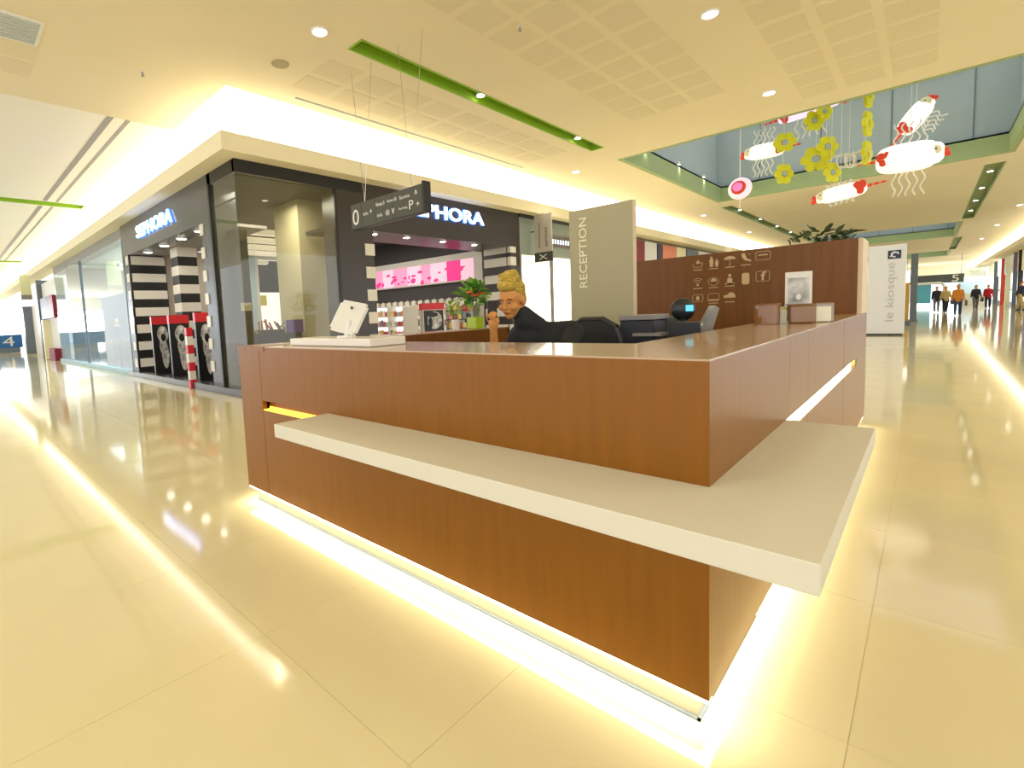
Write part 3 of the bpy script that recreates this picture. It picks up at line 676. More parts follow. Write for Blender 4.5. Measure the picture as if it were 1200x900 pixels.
# ================================================================ RIGHT CORRIDOR
struct(box('wall_right_far', 5.6, 5.8, 30, 96, 0, 4.2, M_paleblue))
rs = [(36, 39, M_navy), (40, 42.2, M_letter), (43, 46, M_white), (46.5, 48, M_black), (49, 52.5, M_letter), (53, 55, M_redplast), (56, 60, M_white), (61, 64, M_bluewin), (65, 70, M_whitelit), (72, 80, M_letter)]
nm = ('navy', 'cream', 'white', 'black', 'second cream', 'orange-red', 'second white', 'sky blue', 'brightly lit', 'furthest cream')
for (a, b, m), n in zip(rs, nm):
    t = thing('storefront', '%s shop front on the far right side of the corridor' % n, 'shop front', (5.0, a, 0.001))
    box('pilaster', -0.1, 0.3, 0, 0.35, 0, 4.05, {'navy': M_black, 'cream': M_slate, 'white': M_navy, 'black': M_letter, 'second cream': M_bluesign, 'orange-red': M_black, 'second white': M_slate, 'sky blue': M_letter, 'brightly lit': M_redplast, 'furthest cream': M_slate}[n], t)
    box('board', 0, 0.3, 0.36, b - a, 2.6, 4.0, m, t)
    box('lit_window', 0.1, 0.2, 0.36, b - a, 0.3, 2.6, M_whitelit, t); box('mid_rail', 0.08, 0.22, 0.36, b - a, 1.2, 1.35, M_slate if m is not M_redplast else M_redplast, t)
    box('stall_riser', 0.05, 0.3, 0.36, b - a, 0, 0.3, M_slate, t)
t = thing('corridor_pillar', 'blue-grey pillar behind the white totem in the right corridor', 'pillar', (-0.12, 30, 0.001))
box('shaft', -0.1, 0.14, -0.12, 0.12, 0, 3.1, M_slate, t); box('base', -0.14, 0.18, -0.16, 0.16, 0, 0.12, M_slate, t)
t = thing('advert_stand', 'ochre advertising stand with a lit top next to the blue-grey pillar', 'sign', (-0.32, 26.5, 0.001))
box('panel', -0.14, 0.16, -0.03, 0.03, 0.2, 1.75, mat('ochre_print', (0.55, 0.33, 0.04), 0.5), t); box('lit_top', -0.14, 0.16, -0.04, 0.04, 1.75, 2.25, M_whitelit, t); box('foot', -0.2, 0.22, -0.1, 0.1, 0, 0.2, M_slate, t)
t = thing('overhead_gate_sign', 'dark overhead sign with a white 5 spanning the far right corridor', 'sign', (-1.5, 70, 2.25))
box('board', 0, 4.3, -0.1, 0.1, 0, 0.85, mat('charcoal_sign', (0.07, 0.08, 0.08), 0.5), t)
text('number', '5', M_signtxt, (3.45, -0.101, 0.1), (1, 0, 0), (0, 0, 1), 0.5, 0.65, 0.005, t)
for x in (0.2, 4.1): cylobj('hanger', (x, 0, 0.85), (x, 0, 2.8), 0.02, M_slate, t, seg=8)
bm = bmnew()
pts = [(-1.0 + 0.0, 68, 0)]
t = thing('white_arch', 'low white arch framing a bright blue poster at the corridor end', 'arch', (0.3, 66, 0.001))
bm = bmnew(); tube(bm, [(-1.1, 0, 0), (-1.1, 0, 1.9), (-0.9, 0, 2.2), (0.9, 0, 2.2), (1.1, 0, 1.9), (1.1, 0, 0)], 0.12); done('tube_frame', bm, M_white, t)
box('poster', -1.0, 0.2, 0.1, 0.2, 0.3, 2.1, M_bluewin, t)
for a, b, cc in ((-6.5, -3.2, M_white), (2.6, 4.6, M_whitelit)):
    t = thing('end_kiosk', 'pale kiosk on the %s side of the far corridor end' % ('left' if a < 0 else 'right'), 'kiosk', (a, 74, 0.001))
    box('body', 0, b - a, 0, 2, 0, 1.1, M_white, t); box('canopy', -0.1, b - a + 0.1, -0.1, 2.1, 2.4, 2.8, cc, t); box('rear_wall', 0, b - a, 1.8, 2, 1.1, 2.4, M_paleblue, t)
struct(box('wall_right_end', -8.6, 5.6, 96, 96.2, 3.2, 5.2, M_white))

# totem
t = thing('information_totem', 'tall white totem with dark emblem and grey vertical script, black band near its foot', 'totem', (-1.02, 19.8, 0.001))
box('body', 0, 0.9, 0, 0.30, 0.05, 2.86, mat('totem_white', (0.80, 0.78, 0.79), 0.35), t, 0.008)
box('foot', -0.02, 0.86, -0.015, 0.28, 0, 0.05, M_black, t)
box('emblem_square', 0.47, 0.78, -0.012, 0.0, 2.42, 2.68, M_navy, t)
bm = bmnew()
pts = [(0.62 + 0.10 * math.cos(a) * (1 - a / 9), -0.016, 2.55 + 0.08 * math.sin(a)) for a in [k * 0.5 for k in range(12)]]
tube(bm, pts, 0.018, 6); tube(bm, [(0.52, -0.016, 2.48), (0.6, -0.016, 2.6), (0.72, -0.016, 2.62)], 0.014, 6); done('emblem', bm, M_white, t)
text('script', 'le kiosque', M_greyprint, (0.70, -0.004, 0.45), (0, 0, 1), (-1, 0, 0), 1.85, 0.26, 0.003, t)

# ================================================================ RECEPTION DESK
D = thing('reception_desk', 'large brown veneer reception desk floating on a glowing plinth, wrapping round the corner', 'desk')
L, W, H = 3.1, 4.85, 1.13
box('front_upper_panel', -2.775, -0.0, 0, 0.03, 0.765, H - 0.004, M_wood, D)
box('front_lower_panel', -2.775, -0.0, 0, 0.03, 0.11, 0.70, M_wood, D)
box('end_panel', -L, -2.78, 0, 0.03, 0.11, H - 0.03, M_wood, D)
box('end_cap', -L - 0.002, -2.70, -0.004, 0.25, H - 0.03, H + 0.004, M_wood, D)
box('left_return_panel', -L, -L + 0.03, 0.03, 2.75, 0.11, H - 0.004, M_wood, D)
box('slot_back', -2.775, -0.03, 0.05, 0.06, 0.69, 0.775, M_wood, D)
box('amber_light_strip', -2.77, -1.95, 0.0, 0.05, 0.70, 0.706, M_amber, D)
box('amber_glow_strip', -2.77, -1.95, 0.044, 0.05, 0.706, 0.72, M_amber, D)
ysp = [(0.0, 1.12), (1.123, 1.6), (1.603, 3.08), (3.09, W)]
for a, b in ysp: box('side_upper_panel', -0.03, 0.0, max(a, 0.03), b, 0.765, H - 0.004, M_wood, D)
for a, b in ysp: box('side_lower_panel', -0.03, 0.0, max(a, 0.03), b, 0.11, 0.70, M_wood, D)
box('side_slot_end', -0.03, 0.0, 3.97, W, 0.70, 0.765, M_wood, D)
box('side_slot_light', -0.04, -0.03, 1.0, 3.9, 0.70, 0.765, M_led2, D)
box('side_slot_cap', -0.03, -0.003, 3.9, 3.97, 0.70, 0.765, mat('brass_end', (0.35, 0.28, 0.08), 0.3, metal=0.6), D)
# counter tops
bm = bmnew(); prism(bm, [(-L, 0), (0, 0), (0, 4.33), (-0.45, 4.33), (-0.45, 0.56), (-2.75, 0.56), (-2.75, 2.75), (-L, 2.75)], (0, 0, H - 0.004), (1, 0, 0), (0, 1, 0), (0, 0, 1), 0.006)
bmesh.ops.triangulate(bm, faces=[f for f in bm.faces if len(f.verts) > 4]); bmesh.ops.recalc_face_normals(bm, faces=bm.faces); done('counter_top', bm, M_top, D)
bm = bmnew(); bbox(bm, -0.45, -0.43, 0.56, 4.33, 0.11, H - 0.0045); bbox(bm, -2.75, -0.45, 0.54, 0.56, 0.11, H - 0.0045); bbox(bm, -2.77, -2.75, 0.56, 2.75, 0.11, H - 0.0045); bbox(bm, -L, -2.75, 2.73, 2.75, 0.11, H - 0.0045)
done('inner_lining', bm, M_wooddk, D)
bm = bmnew(); bbox(bm, -1.15, -0.45, 0.9, 4.3, 0.72, 0.75); bbox(bm, -1.13, -1.1, 0.9, 4.3, 0, 0.72)
done('work_surface', bm, M_dark2, D)
bm = bmnew(); bbox(bm, -L + 0.05, -0.045, 0.045, 0.5, 0.0, 0.105); bbox(bm, -0.42, -0.045, 0.5, W - 0.05, 0, 0.105); bbox(bm, -L + 0.05, -2.8, 0.5, 2.7, 0, 0.105)
done('plinth', bm, M_plinth, D)
bm = bmnew(); bbox(bm, -L + 0.05, -0.036, 0.036, 0.045, 0.0, 0.008); bbox(bm, -0.045, -0.036, 0.036, W - 0.05, 0, 0.008); done('dark_bead', bm, M_slate, D)
bm = bmnew(); bbox(bm, -L + 0.03, -0.004, 0.004, 0.034, 0.098, 0.109); bbox(bm, -0.034, -0.004, 0.034, W - 0.02, 0.098, 0.109); bbox(bm, -L + 0.004, -L + 0.03, 0.004, 2.7, 0.098, 0.109)
done('led_strip', bm, M_led, D)
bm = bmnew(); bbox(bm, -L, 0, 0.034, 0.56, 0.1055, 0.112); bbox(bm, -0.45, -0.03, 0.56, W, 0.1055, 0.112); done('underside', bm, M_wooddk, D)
# back wall with the icons
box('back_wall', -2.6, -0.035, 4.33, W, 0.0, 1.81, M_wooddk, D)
bwe = box('back_wall_edge', -0.035, -0.002, 4.34, W, H, 1.808, M_paneledge, D)
# white wrap-round ledge
bm = bmnew(); prism(bm, [(-1.974, -0.325), (0.295, -0.325), (0.295, 1.067), (-0.028, 1.067), (-0.028, 0.028), (-1.974, 0.028)], (0, 0, 0.697), (1, 0, 0), (0, 1, 0), (0, 0, 1), 0.068)
bmesh.ops.triangulate(bm, faces=[f for f in bm.faces if len(f.verts) > 4]); bmesh.ops.recalc_face_normals(bm, faces=bm.faces)
lg = done('wrap_round_ledge', bm, M_solid, D)
mb = lg.modifiers.new('b', 'BEVEL'); mb.width = 0.003; mb.segments = 1; mb.limit_method = 'ANGLE'
# small printed labels on the inner left wing
text('printed_label', 'INFO', M_letter, (-2.747, 0.9, 1.06), (0, 1, 0), (0, 0, 1), 0.12, 0.02, 0.001, D)

# icons -----------------------------------------------------------
def ell(cx, cy, rx, ry, n=16, a0=0, a1=2 * PI): return [(cx + rx * math.cos(a0 + (a1 - a0) * k / n), cy + ry * math.sin(a0 + (a1 - a0) * k / n)) for k in range(n + (0 if abs(a1 - a0 - 2 * PI) < 1e-6 else 1))]
def ringpts(bm, pts, r, o, closed=True):
    q = [(o[0] + x, o[1], o[2] + y) for x, y in pts]
    if closed: q.append(q[0])
    tube(bm, q, r, 5)
def icon(name, cx, cz, solids=(), lines=(), underline=True, dots=()):
    bm = bmnew(); o = (cx, 4.328, cz)
    for s_ in solids: prism(bm, s_, (cx, 4.33, cz), (1, 0, 0), (0, 0, 1), (0, -1, 0), 0.003)
    for ln, cl in lines: ringpts(bm, ln, 0.0028, o, cl)
    if underline: prism(bm, [(-0.045, -0.068), (0.045, -0.068), (0.045, -0.06), (-0.045, -0.06)], (cx, 4.33, cz), (1, 0, 0), (0, 0, 1), (0, -1, 0), 0.003)
    bmesh.ops.triangulate(bm, faces=[f for f in bm.faces if len(f.verts) > 4])
    done(name, bm, M_icon, D)
rr = lambda w_, h_, c=0.012: [(-w_ + c, -h_), (w_ - c, -h_), (w_, -h_ + c), (w_, h_ - c), (w_ - c, h_), (-w_ + c, h_), (-w_, h_ - c), (-w_, -h_ + c)]
r1, r2, r3 = 1.715, 1.515, 1.345
icon('cot_icon', -1.37, r1, [[(-0.02, 0), (0.0, 0.045), (0.03, 0.005)]], [([(-0.05, 0.0), (-0.04, -0.035), (0.04, -0.035), (0.05, 0.01), (0.03, 0.01)], False)])
icon('family_icon', -1.215, r1, [ell(-0.02, 0.05, 0.012, 0.014), [(-0.04, 0.035), (0.0, 0.035), (-0.005, -0.045), (-0.035, -0.045)], ell(0.032, 0.022, 0.01, 0.01), [(0.015, 0.01), (0.05, 0.01), (0.045, -0.045), (0.02, -0.045)]])
icon('umbrella_icon', -1.06, r1, [ell(0, 0.015, 0.055, 0.035, 12, 0, PI)], [([(0, 0.015), (0, -0.045), (-0.012, -0.05)], False)])
icon('scooter_icon', -0.915, r1 + 0.008, [[(-0.04, 0.055), (-0.01, 0.055), (0.01, 0.0), (0.05, -0.02), (0.045, -0.035), (-0.01, -0.015), (-0.035, 0.02)]], [([(0.02, 0.05), (0.04, 0.03)], False)])
icon('card_icon', -0.765, r1 + 0.02, [[(-0.04, 0.002), (0.04, 0.002), (0.04, 0.014), (-0.04, 0.014)]], [(rr(0.062, 0.042), True)], False)
icon('wireless_icon', -1.37, r2, [ell(0, -0.025, 0.012, 0.012), ], [(ell(0, -0.03, 0.03, 0.035, 8, PI * .25, PI * .75), False), (ell(0, -0.03, 0.048, 0.055, 8, PI * .25, PI * .75), False), (ell(0, -0.03, 0.065, 0.075, 8, PI * .25, PI * .75), False)])
icon('handbag_icon', -1.215, r2, [[(-0.03, 0.0), (-0.01, 0.035), (0.02, 0.03), (0.035, 0.0)]], [(ell(0, 0, 0.05, 0.042, 16), True)])
icon('lighthouse_icon', -1.06, r2 + .005, [[(-0.012, 0.03), (0.012, 0.03), (0.012, 0.06), (-0.012, 0.06)], [(-0.02, 0.02), (0.02, 0.02), (0.028, -0.045), (-0.028, -0.045)], [(-0.045, -0.035), (0.045, -0.035), (0.045, -0.045), (-0.045, -0.045)]], [])
icon('telephone_icon', -0.915, r2 + 0.005, [rr(0.034, 0.058, 0.012)], [], False)
icon('square_letter_icon', -0.765, r2 + 0.018, [], [(rr(0.058, 0.05, 0.012), True)], False)
text('letter_f', 'f', M_icon, (-0.782, 4.329, r2 - 0.022), (1, 0, 0), (0, 0, 1), 0.045, 0.085, 0.003, D, 0.02)
icon('cash_icon', -1.37, r3, [ell(0, 0, 0.018, 0.025)], [(rr(0.052, 0.038), True)], False)
icon('laptop_icon', -1.215, r3 + 0.005, [[(-0.055, -0.04), (0.055, -0.04), (0.05, -0.025), (-0.05, -0.025)]], [(rr(0.052, 0.038), True)])
icon('car_icon', -1.06, r3 + 0.01, [[(-0.055, -0.02), (0.055, -0.02), (0.05, 0.01), (0.03, 0.032), (0.0, 0.035), (-0.02, 0.012), (-0.055, 0.005)]], [])

# reception panel
t = thing('reception_totem', 'tall khaki panel with cream vertical RECEPTION lettering standing behind the desk', 'sign', (-1.92, 2.6, 0.001))
box('panel', 0, 0.585, 0, 0.04, 0.0, 2.165, M_panel, t); box('edge_strip', 0.585, 0.591, 0, 0.055, 0, 2.165, M_paneledge, t)
text('lettering', 'RECEPTION', M_letter, (0.172, -0.001, 1.475), (0, 0, 1), (-1, 0, 0), 0.615, 0.075, 0.006, t, 0.01)
# ================================================================ OBJECTS ON / BEHIND THE DESK
# display base and tablet
t = thing('acrylic_tray', 'long white acrylic tray glowing on the front counter under the tablet', 'tray', (-2.57, 0.12, H + 0.003))
box('body', 0, 0.86, 0, 0.26, 0, 0.045, mat('white_acrylic', (0.82, 0.76, 0.68), 0.25), t, 0.006); 
t = thing('tablet_kiosk', 'white tablet on a slim stand seen from behind, tilted back', 'tablet', (-2.11, 0.26, H + 0.049))
bm = bmnew(); bbox(bm, -0.135, 0.135, -0.009, 0.009, -0.1, 0.11); bmesh.ops.bevel(bm, geom=[e for e in bm.edges if abs((e.verts[0].co - e.verts[1].co).y) > 0.01], offset=0.02, segments=4, affect='EDGES')
o = done('shell', bm, M_plastic, t); o.location = (-0.01, 0.02, 0.115); o.rotation_euler = (math.radians(-28), math.radians(9), 0)
bm = bmnew(); cyl(bm, (0.03, -0.04, 0.155), (0.03, -0.048, 0.15), 0.009, None, 12)
o = done('camera_hole', bm, M_black, t); o.location = (0, 0.065, 0.025)
bm = bmnew(); cyl(bm, (0.03, -0.03, 0.0), (0.03, -0.01, 0.1), 0.016, 0.014, 14); done('stem', bm, M_white, t)
bm = bmnew(); cyl(bm, (0.03, -0.03, 0), (0.03, -0.03, 0.012), 0.06, 0.055, 24); done('stand_foot', bm, M_white, t)
# vase with bouquet on the left wing
t = thing('flower_vase', 'glass vase on a lime green block with a leafy bouquet and orange blooms', 'vase', (-2.93, 2.42, H + 0.002))
box('lime_block', -0.062, 0.062, -0.062, 0.062, 0, 0.12, M_lime, t, 0.008)
bm = bmnew(); cyl(bm, (0, 0, 0.12), (0, 0, 0.28), 0.05, 0.062, 20, False); done('glass_cylinder', bm, M_clear, t)
bm = bmnew()
for k in range(12): a = k * 0.52; cyl(bm, (0.03 * math.cos(a), 0.03 * math.sin(a), 0.12), (0.09 * math.cos(a + 1), 0.09 * math.sin(a + 1), 0.33), 0.004, None, 5)
done('stems', bm, M_leaf, t)
lf = bpy.data.meshes.new('leaf'); bm = bmnew()
pts = [(-0.0, 0), (0.018, 0.02), (0.028, 0.05), (0.02, 0.085), (0, 0.11), (-0.02, 0.085), (-0.028, 0.05), (-0.018, 0.02)]
vv = [bm.verts.new((x, y, 0.35 * abs(x))) for x, y in pts]; c0 = bm.verts.new((0, 0.05, 0.0))
for k in range(8): bm.faces.new((vv[k], vv[(k + 1) % 8], c0))
bm.to_mesh(lf); bm.free(); lf.materials.append(M_leaf); lf2 = lf.copy(); lf2.materials[0] = M_leaf2
random.seed(3)
for k in range(90):
    a = random.uniform(0, 2 * PI); e = random.uniform(-0.5, 1.4); r = random.uniform(0.02, 0.13)
    o = link('leaf', lf if random.random() < .55 else lf2, None, t)
    o.location = (r * math.cos(a) * math.cos(e * .5), r * math.sin(a) * math.cos(e * .5), 0.33 + 0.09 * math.sin(e) + random.uniform(-.03, .03))
    o.rotation_euler = (e + random.uniform(-.4, .4), random.uniform(-.6, .6), a - PI / 2); s_ = random.uniform(0.8, 1.3); o.scale = (s_, s_, s_)
for k, (x, y, z) in enumerate(((0.03, -0.1, 0.38), (0.07, -0.07, 0.35), (-0.02, -0.06, 0.42), (0.05, -0.02, 0.44), (0.1, 0.0, 0.37))):
    bm = bmnew()
    for q in range(3):
        for p_ in range(7):
            a = p_ * 0.9 + q * 0.4; rr_ = 0.012 + q * 0.01
            ball(bm, (x + rr_ * math.cos(a), y + rr_ * math.sin(a), z - q * 0.006), 0.014, 1, (1, 1, 0.7))
    done('bloom', bm, M_orange if k != 2 else M_leaf2, t)
o_lab = None
# orchid spray left of the vase
t = thing('small_plant', 'light green sprig with white flowers just left of the flower vase', 'plant', (-2.93, 2.12, H + 0.006))
bm = bmnew(); cyl(bm, (0, 0, 0), (0, 0, 0.1), 0.035, 0.045, 16); done('pot', bm, M_block, t)
bm = bmnew(); tube(bm, [(0, 0, .1), (0.01, .02, .22), (0.04, 0.05, .3)], 0.004); tube(bm, [(0, 0, .1), (-0.02, -.04, .22), (-0.05, -0.1, .27)], 0.004); done('stem', bm, M_leaf, t)
for k in range(22):
    a = random.uniform(0, 6.28); o = link('leaf', lf2, None, t); o.location = (0.03 * math.cos(a), 0.07 * math.sin(a), random.uniform(0.12, 0.28)); o.rotation_euler = (random.uniform(0.2, 1), 0, a); o.scale = (0.7, 0.7, 0.7)
for x, y, z in ((0.04, 0.05, 0.31), (0.02, 0.03, 0.28), (-0.05, -0.1, 0.28), (0.05, 0.09, 0.29)):
    bm = bmnew()
    for q in range(5): ball(bm, (x + 0.014 * math.cos(q * 1.26), y + 0.014 * math.sin(q * 1.26), z), 0.012, 1, (1, 1, .5))
    done('blossom', bm, M_block, t)

# right hand wing: brochure boxes & frame
t = thing('brochure_box', 'rounded amber acrylic box furthest left on the right counter', 'box', (-0.33, 2.33, H + 0.003), 0.5)
bm = bmnew(); prism(bm, ell(0, 0, 0.075, 0.06, 20), (0, 0, 0), (1, 0, 0), (0, 1, 0), (0, 0, 1), 0.125); done('shell', bm, M_amberglass, t)
bm = bmnew(); prism(bm, ell(0, 0, 0.078, 0.063, 20), (0, 0, 0.125), (1, 0, 0), (0, 1, 0), (0, 0, 1), 0.01); done('lid', bm, M_wood, t)
t = thing('card_holder', 'small clear holder of bright leaflets between the two amber boxes', 'holder', (-0.265, 2.42, H + 0.003), 0.4)
box('base', -0.03, 0.03, -0.03, 0.03, 0, 0.01, M_white, t); box('leaflets', -0.026, 0.026, 0.0, 0.02, 0.01, 0.11, M_paleblue, t); box('yellow_card', 0.0, 0.026, -0.006, 0.0, 0.01, 0.105, M_yellow, t); box('shell', -0.03, 0.03, -0.03, -0.027, 0.01, 0.09, M_clear, t)
t = thing('brochure_box', 'square amber acrylic box in front of the framed picture', 'box', (-0.165, 2.44, H + 0.003), 0.35)
box('shell', -0.065, 0.065, -0.06, 0.06, 0, 0.115, M_amberglass, t, 0.01); box('lid', -0.068, 0.068, -0.063, 0.063, 0.116, 0.124, M_wood, t)
t = thing('brochure_box', 'clear acrylic box furthest right on the counter beside the framed picture', 'box', (-0.065, 2.56, H + 0.003), 0.35)
box('shell', -0.05, 0.05, -0.055, 0.055, 0, 0.125, M_clear, t, 0.008); box('leaflets', -0.04, 0.04, -0.03, 0.04, 0.004, 0.1, M_letter, t)
t = thing('picture_frame', 'white framed grey landscape picture standing upright on the counter behind the amber box', 'picture', (-0.205, 2.62, H + 0.003), 0.3)
box('frame', -0.075, 0.075, -0.006, 0.006, 0.0, 0.34, M_plastic, t); box('photo', -0.06, 0.06, -0.008, -0.006, 0.05, 0.30, M_photo, t); box('foot', -0.05, 0.05, -0.04, 0.04, 0, 0.008, M_plastic, t)
bm = bmnew(); ball(bm, (0.0, -0.0085, 0.17), 1, 2, (0.015, 0.002, 0.02)); done('white_mark', bm, M_white, t)

# cash desk equipment on the inner work surface (z 0.75)
WZ = 0.751
t = thing('cash_printer', 'dark boxy printer with pale lid beside the khaki panel', 'printer', (-1.045, 2.08, WZ))
box('body', -0.12, 0.12, -0.12, 0.15, 0, 0.44, M_dkplastic, t, 0.01); box('lid', -0.125, 0.13, -0.13, 0.16, 0.44, 0.475, M_greyp, t, 0.005); box('paper_tray', 0.0, 0.19, -0.18, 0.0, 0.33, 0.35, M_greyp, t)
t = thing('monitor', 'dark desk monitor facing the brown back wall, behind the grey terminal', 'monitor', (-0.74, 2.02, WZ))
box('screen_housing', -0.1, 0.1, -0.02, 0.02, 0.15, 0.42, M_dkplastic, t, 0.01); cylobj('neck', (0, 0.02, 0), (0, 0.02, 0.2), 0.02, M_dkplastic, t); box('foot', -0.1, 0.1, -0.06, 0.08, 0, 0.012, M_dkplastic, t)
t = thing('round_terminal', 'black round-edged terminal with small cyan screen against the brown wall', 'terminal', (-0.86, 2.35, WZ), 0.5)
bm = bmnew(); ball(bm, (0, 0, 0.5), 1, 3, (0.085, 0.05, 0.085)); done('housing', bm, M_dkplastic, t, True)
box('screen', 0.01, 0.06, -0.056, -0.045, 0.485, 0.53, M_screen, t); cylobj('neck', (0, 0, 0), (0, 0, 0.44), 0.025, M_dkplastic, t); cylobj('foot', (0, 0, 0), (0, 0, 0.015), 0.09, M_dkplastic, t)
t = thing('payment_terminal', 'grey point of sale terminal with angled screen on the right work surface', 'terminal', (-0.70, 2.22, WZ), 0.6)
prismobj('body', [(-0.09, 0), (0.09, 0), (0.06, 0.36), (0.1, 0.5), (0.075, 0.52), (0.0, 0.38), (-0.07, 0.36)], (0, -0.06, 0), (1, 0, 0), (0, 0, 1), (0, 1, 0), 0.12, M_greyp, t)
box('keypad', -0.06, 0.03, -0.065, -0.05, 0.26, 0.34, mat('dull_grey', (0.4, 0.36, 0.33), .5), t); box('receipt', -0.03, 0.02, -0.03, 0.02, 0.36, 0.40, M_white, t)
t = thing('office_chair_back', 'dark green swivel chair pushed up under the brown back wall', 'chair', (-0.88, 3.25, 0.001), 0.0)
box('backrest', -0.2, 0.25, -0.03, 0.03, 0.72, 1.17, M_teal, t, 0.03); box('seat', -0.22, 0.25, -0.5, 0.0, 0.44, 0.51, M_teal, t, 0.03)
o = t; o.name = 'swivel_chair'; o.location = (-1.42, 3.5, 0.001)
t.location = (-0.86, 3.3, 0.001); 
# the chair stands clear of the counter lining: use a narrow one
for ch in t.children: ch.scale = (0.85, 1, 1)
cylobj('gas_column', (0, -0.2, 0.1), (0, -0.2, 0.44), 0.025, M_dkplastic, t)
for k in range(5):
    a = k * 2 * PI / 5; box('foot', 0, 0, 0, 0, 0, 0, M_dkplastic, t) if False else cylobj('foot', (0, -0.2, 0.09), (0.24 * math.cos(a), -0.2 + 0.24 * math.sin(a), 0.035), 0.018, M_dkplastic, t, seg=8)
t.location = (-1.5, 3.6, 0.001)

# planter behind the back wall
t = thing('tall_planter', 'dark leafy foliage of a tall planter rising behind the brown back wall', 'plant', (-0.72, 7.6, 0.001))
bm = bmnew(); cyl(bm, (0, 0, 0), (0, 0, 1.5), 0.28, 0.4, 20); done('pot', bm, M_white, t)
bm = bmnew(); tube(bm, [(0, 0, 1.5), (0.02, 0, 2.0)], 0.03); done('stem', bm, M_darkleaf, t)
lf3 = lf.copy(); lf3.materials[0] = M_darkleaf
for k in range(240):
    a = random.uniform(0, 6.28); r = random.uniform(0, 0.42); o = link('leaf', lf3, None, t)
    o.location = (r * math.cos(a), r * math.sin(a), 1.6 + random.uniform(0, 0.74) * (1 - r * 0.5)); o.rotation_euler = (random.uniform(-.5, 1.3), random.uniform(-.7, .7), a - PI / 2); s_ = random.uniform(0.9, 1.5); o.scale = (s_,) * 3

# overhead direction sign
t = thing('direction_sign', 'long dark overhead direction sign with white figures hanging in front of the store', 'sign', (-6.2, 3.3, 2.715))
box('panel', 0, 1.68, 0, 0.1, 0, 0.37, M_signbox, t); box('end_cap', 1.66, 1.70, -0.01, 0.12, -0.02, 0.40, M_black, t); box('bottom_rail', 0, 1.66, -0.004, 0.104, -0.015, 0.0, M_black, t)
for x in (0.27, 0.62, 1.02): box('divider', x, x + 0.006, -0.002, 0.0, 0.01, 0.36, M_black, t)
text('large_zero', '0', M_signtxt, (0.04, -0.002, 0.05), (1, 0, 0), (0, 0, 1), 0.16, 0.24, 0.002, t)
for s_, x, z, w_, h_ in (('Info', 0.32, 0.16, 0.12, 0.05), ('+', 0.48, 0.17, 0.06, 0.06), ('Niveau 0', 0.64, 0.24, 0.2, 0.055), ('Acces', 0.9, 0.25, 0.14, 0.045), ('*', 1.06, 0.24, 0.06, 0.06), ('Sortie', 1.18, 0.24, 0.22, 0.05), ('Info', 0.66, 0.08, 0.12, 0.05), ('@', 0.86, 0.07, 0.09, 0.08), ('v', 1.0, 0.07, 0.06, 0.08), ('Parking', 1.16, 0.09, 0.18, 0.04), ('P', 1.38, 0.07, 0.09, 0.12), ('+', 1.53, 0.09, 0.06, 0.06), ('^', 1.5, 0.25, 0.06, 0.06)):
    text('print', s_, M_signtxt, (x, -0.002, z), (1, 0, 0), (0, 0, 1), w_, h_, 0.002, t)
bm = bmnew()
for x in (0.3, 1.4):
    cyl(bm, (x, 0.05, 0.37), (x - 0.15, 0.05, 2.345), 0.004, None, 6); cyl(bm, (x, 0.05, 0.37), (x + 0.35, 0.05, 2.345), 0.004, None, 6)
done('hanging_wires', bm, M_chrome, t)

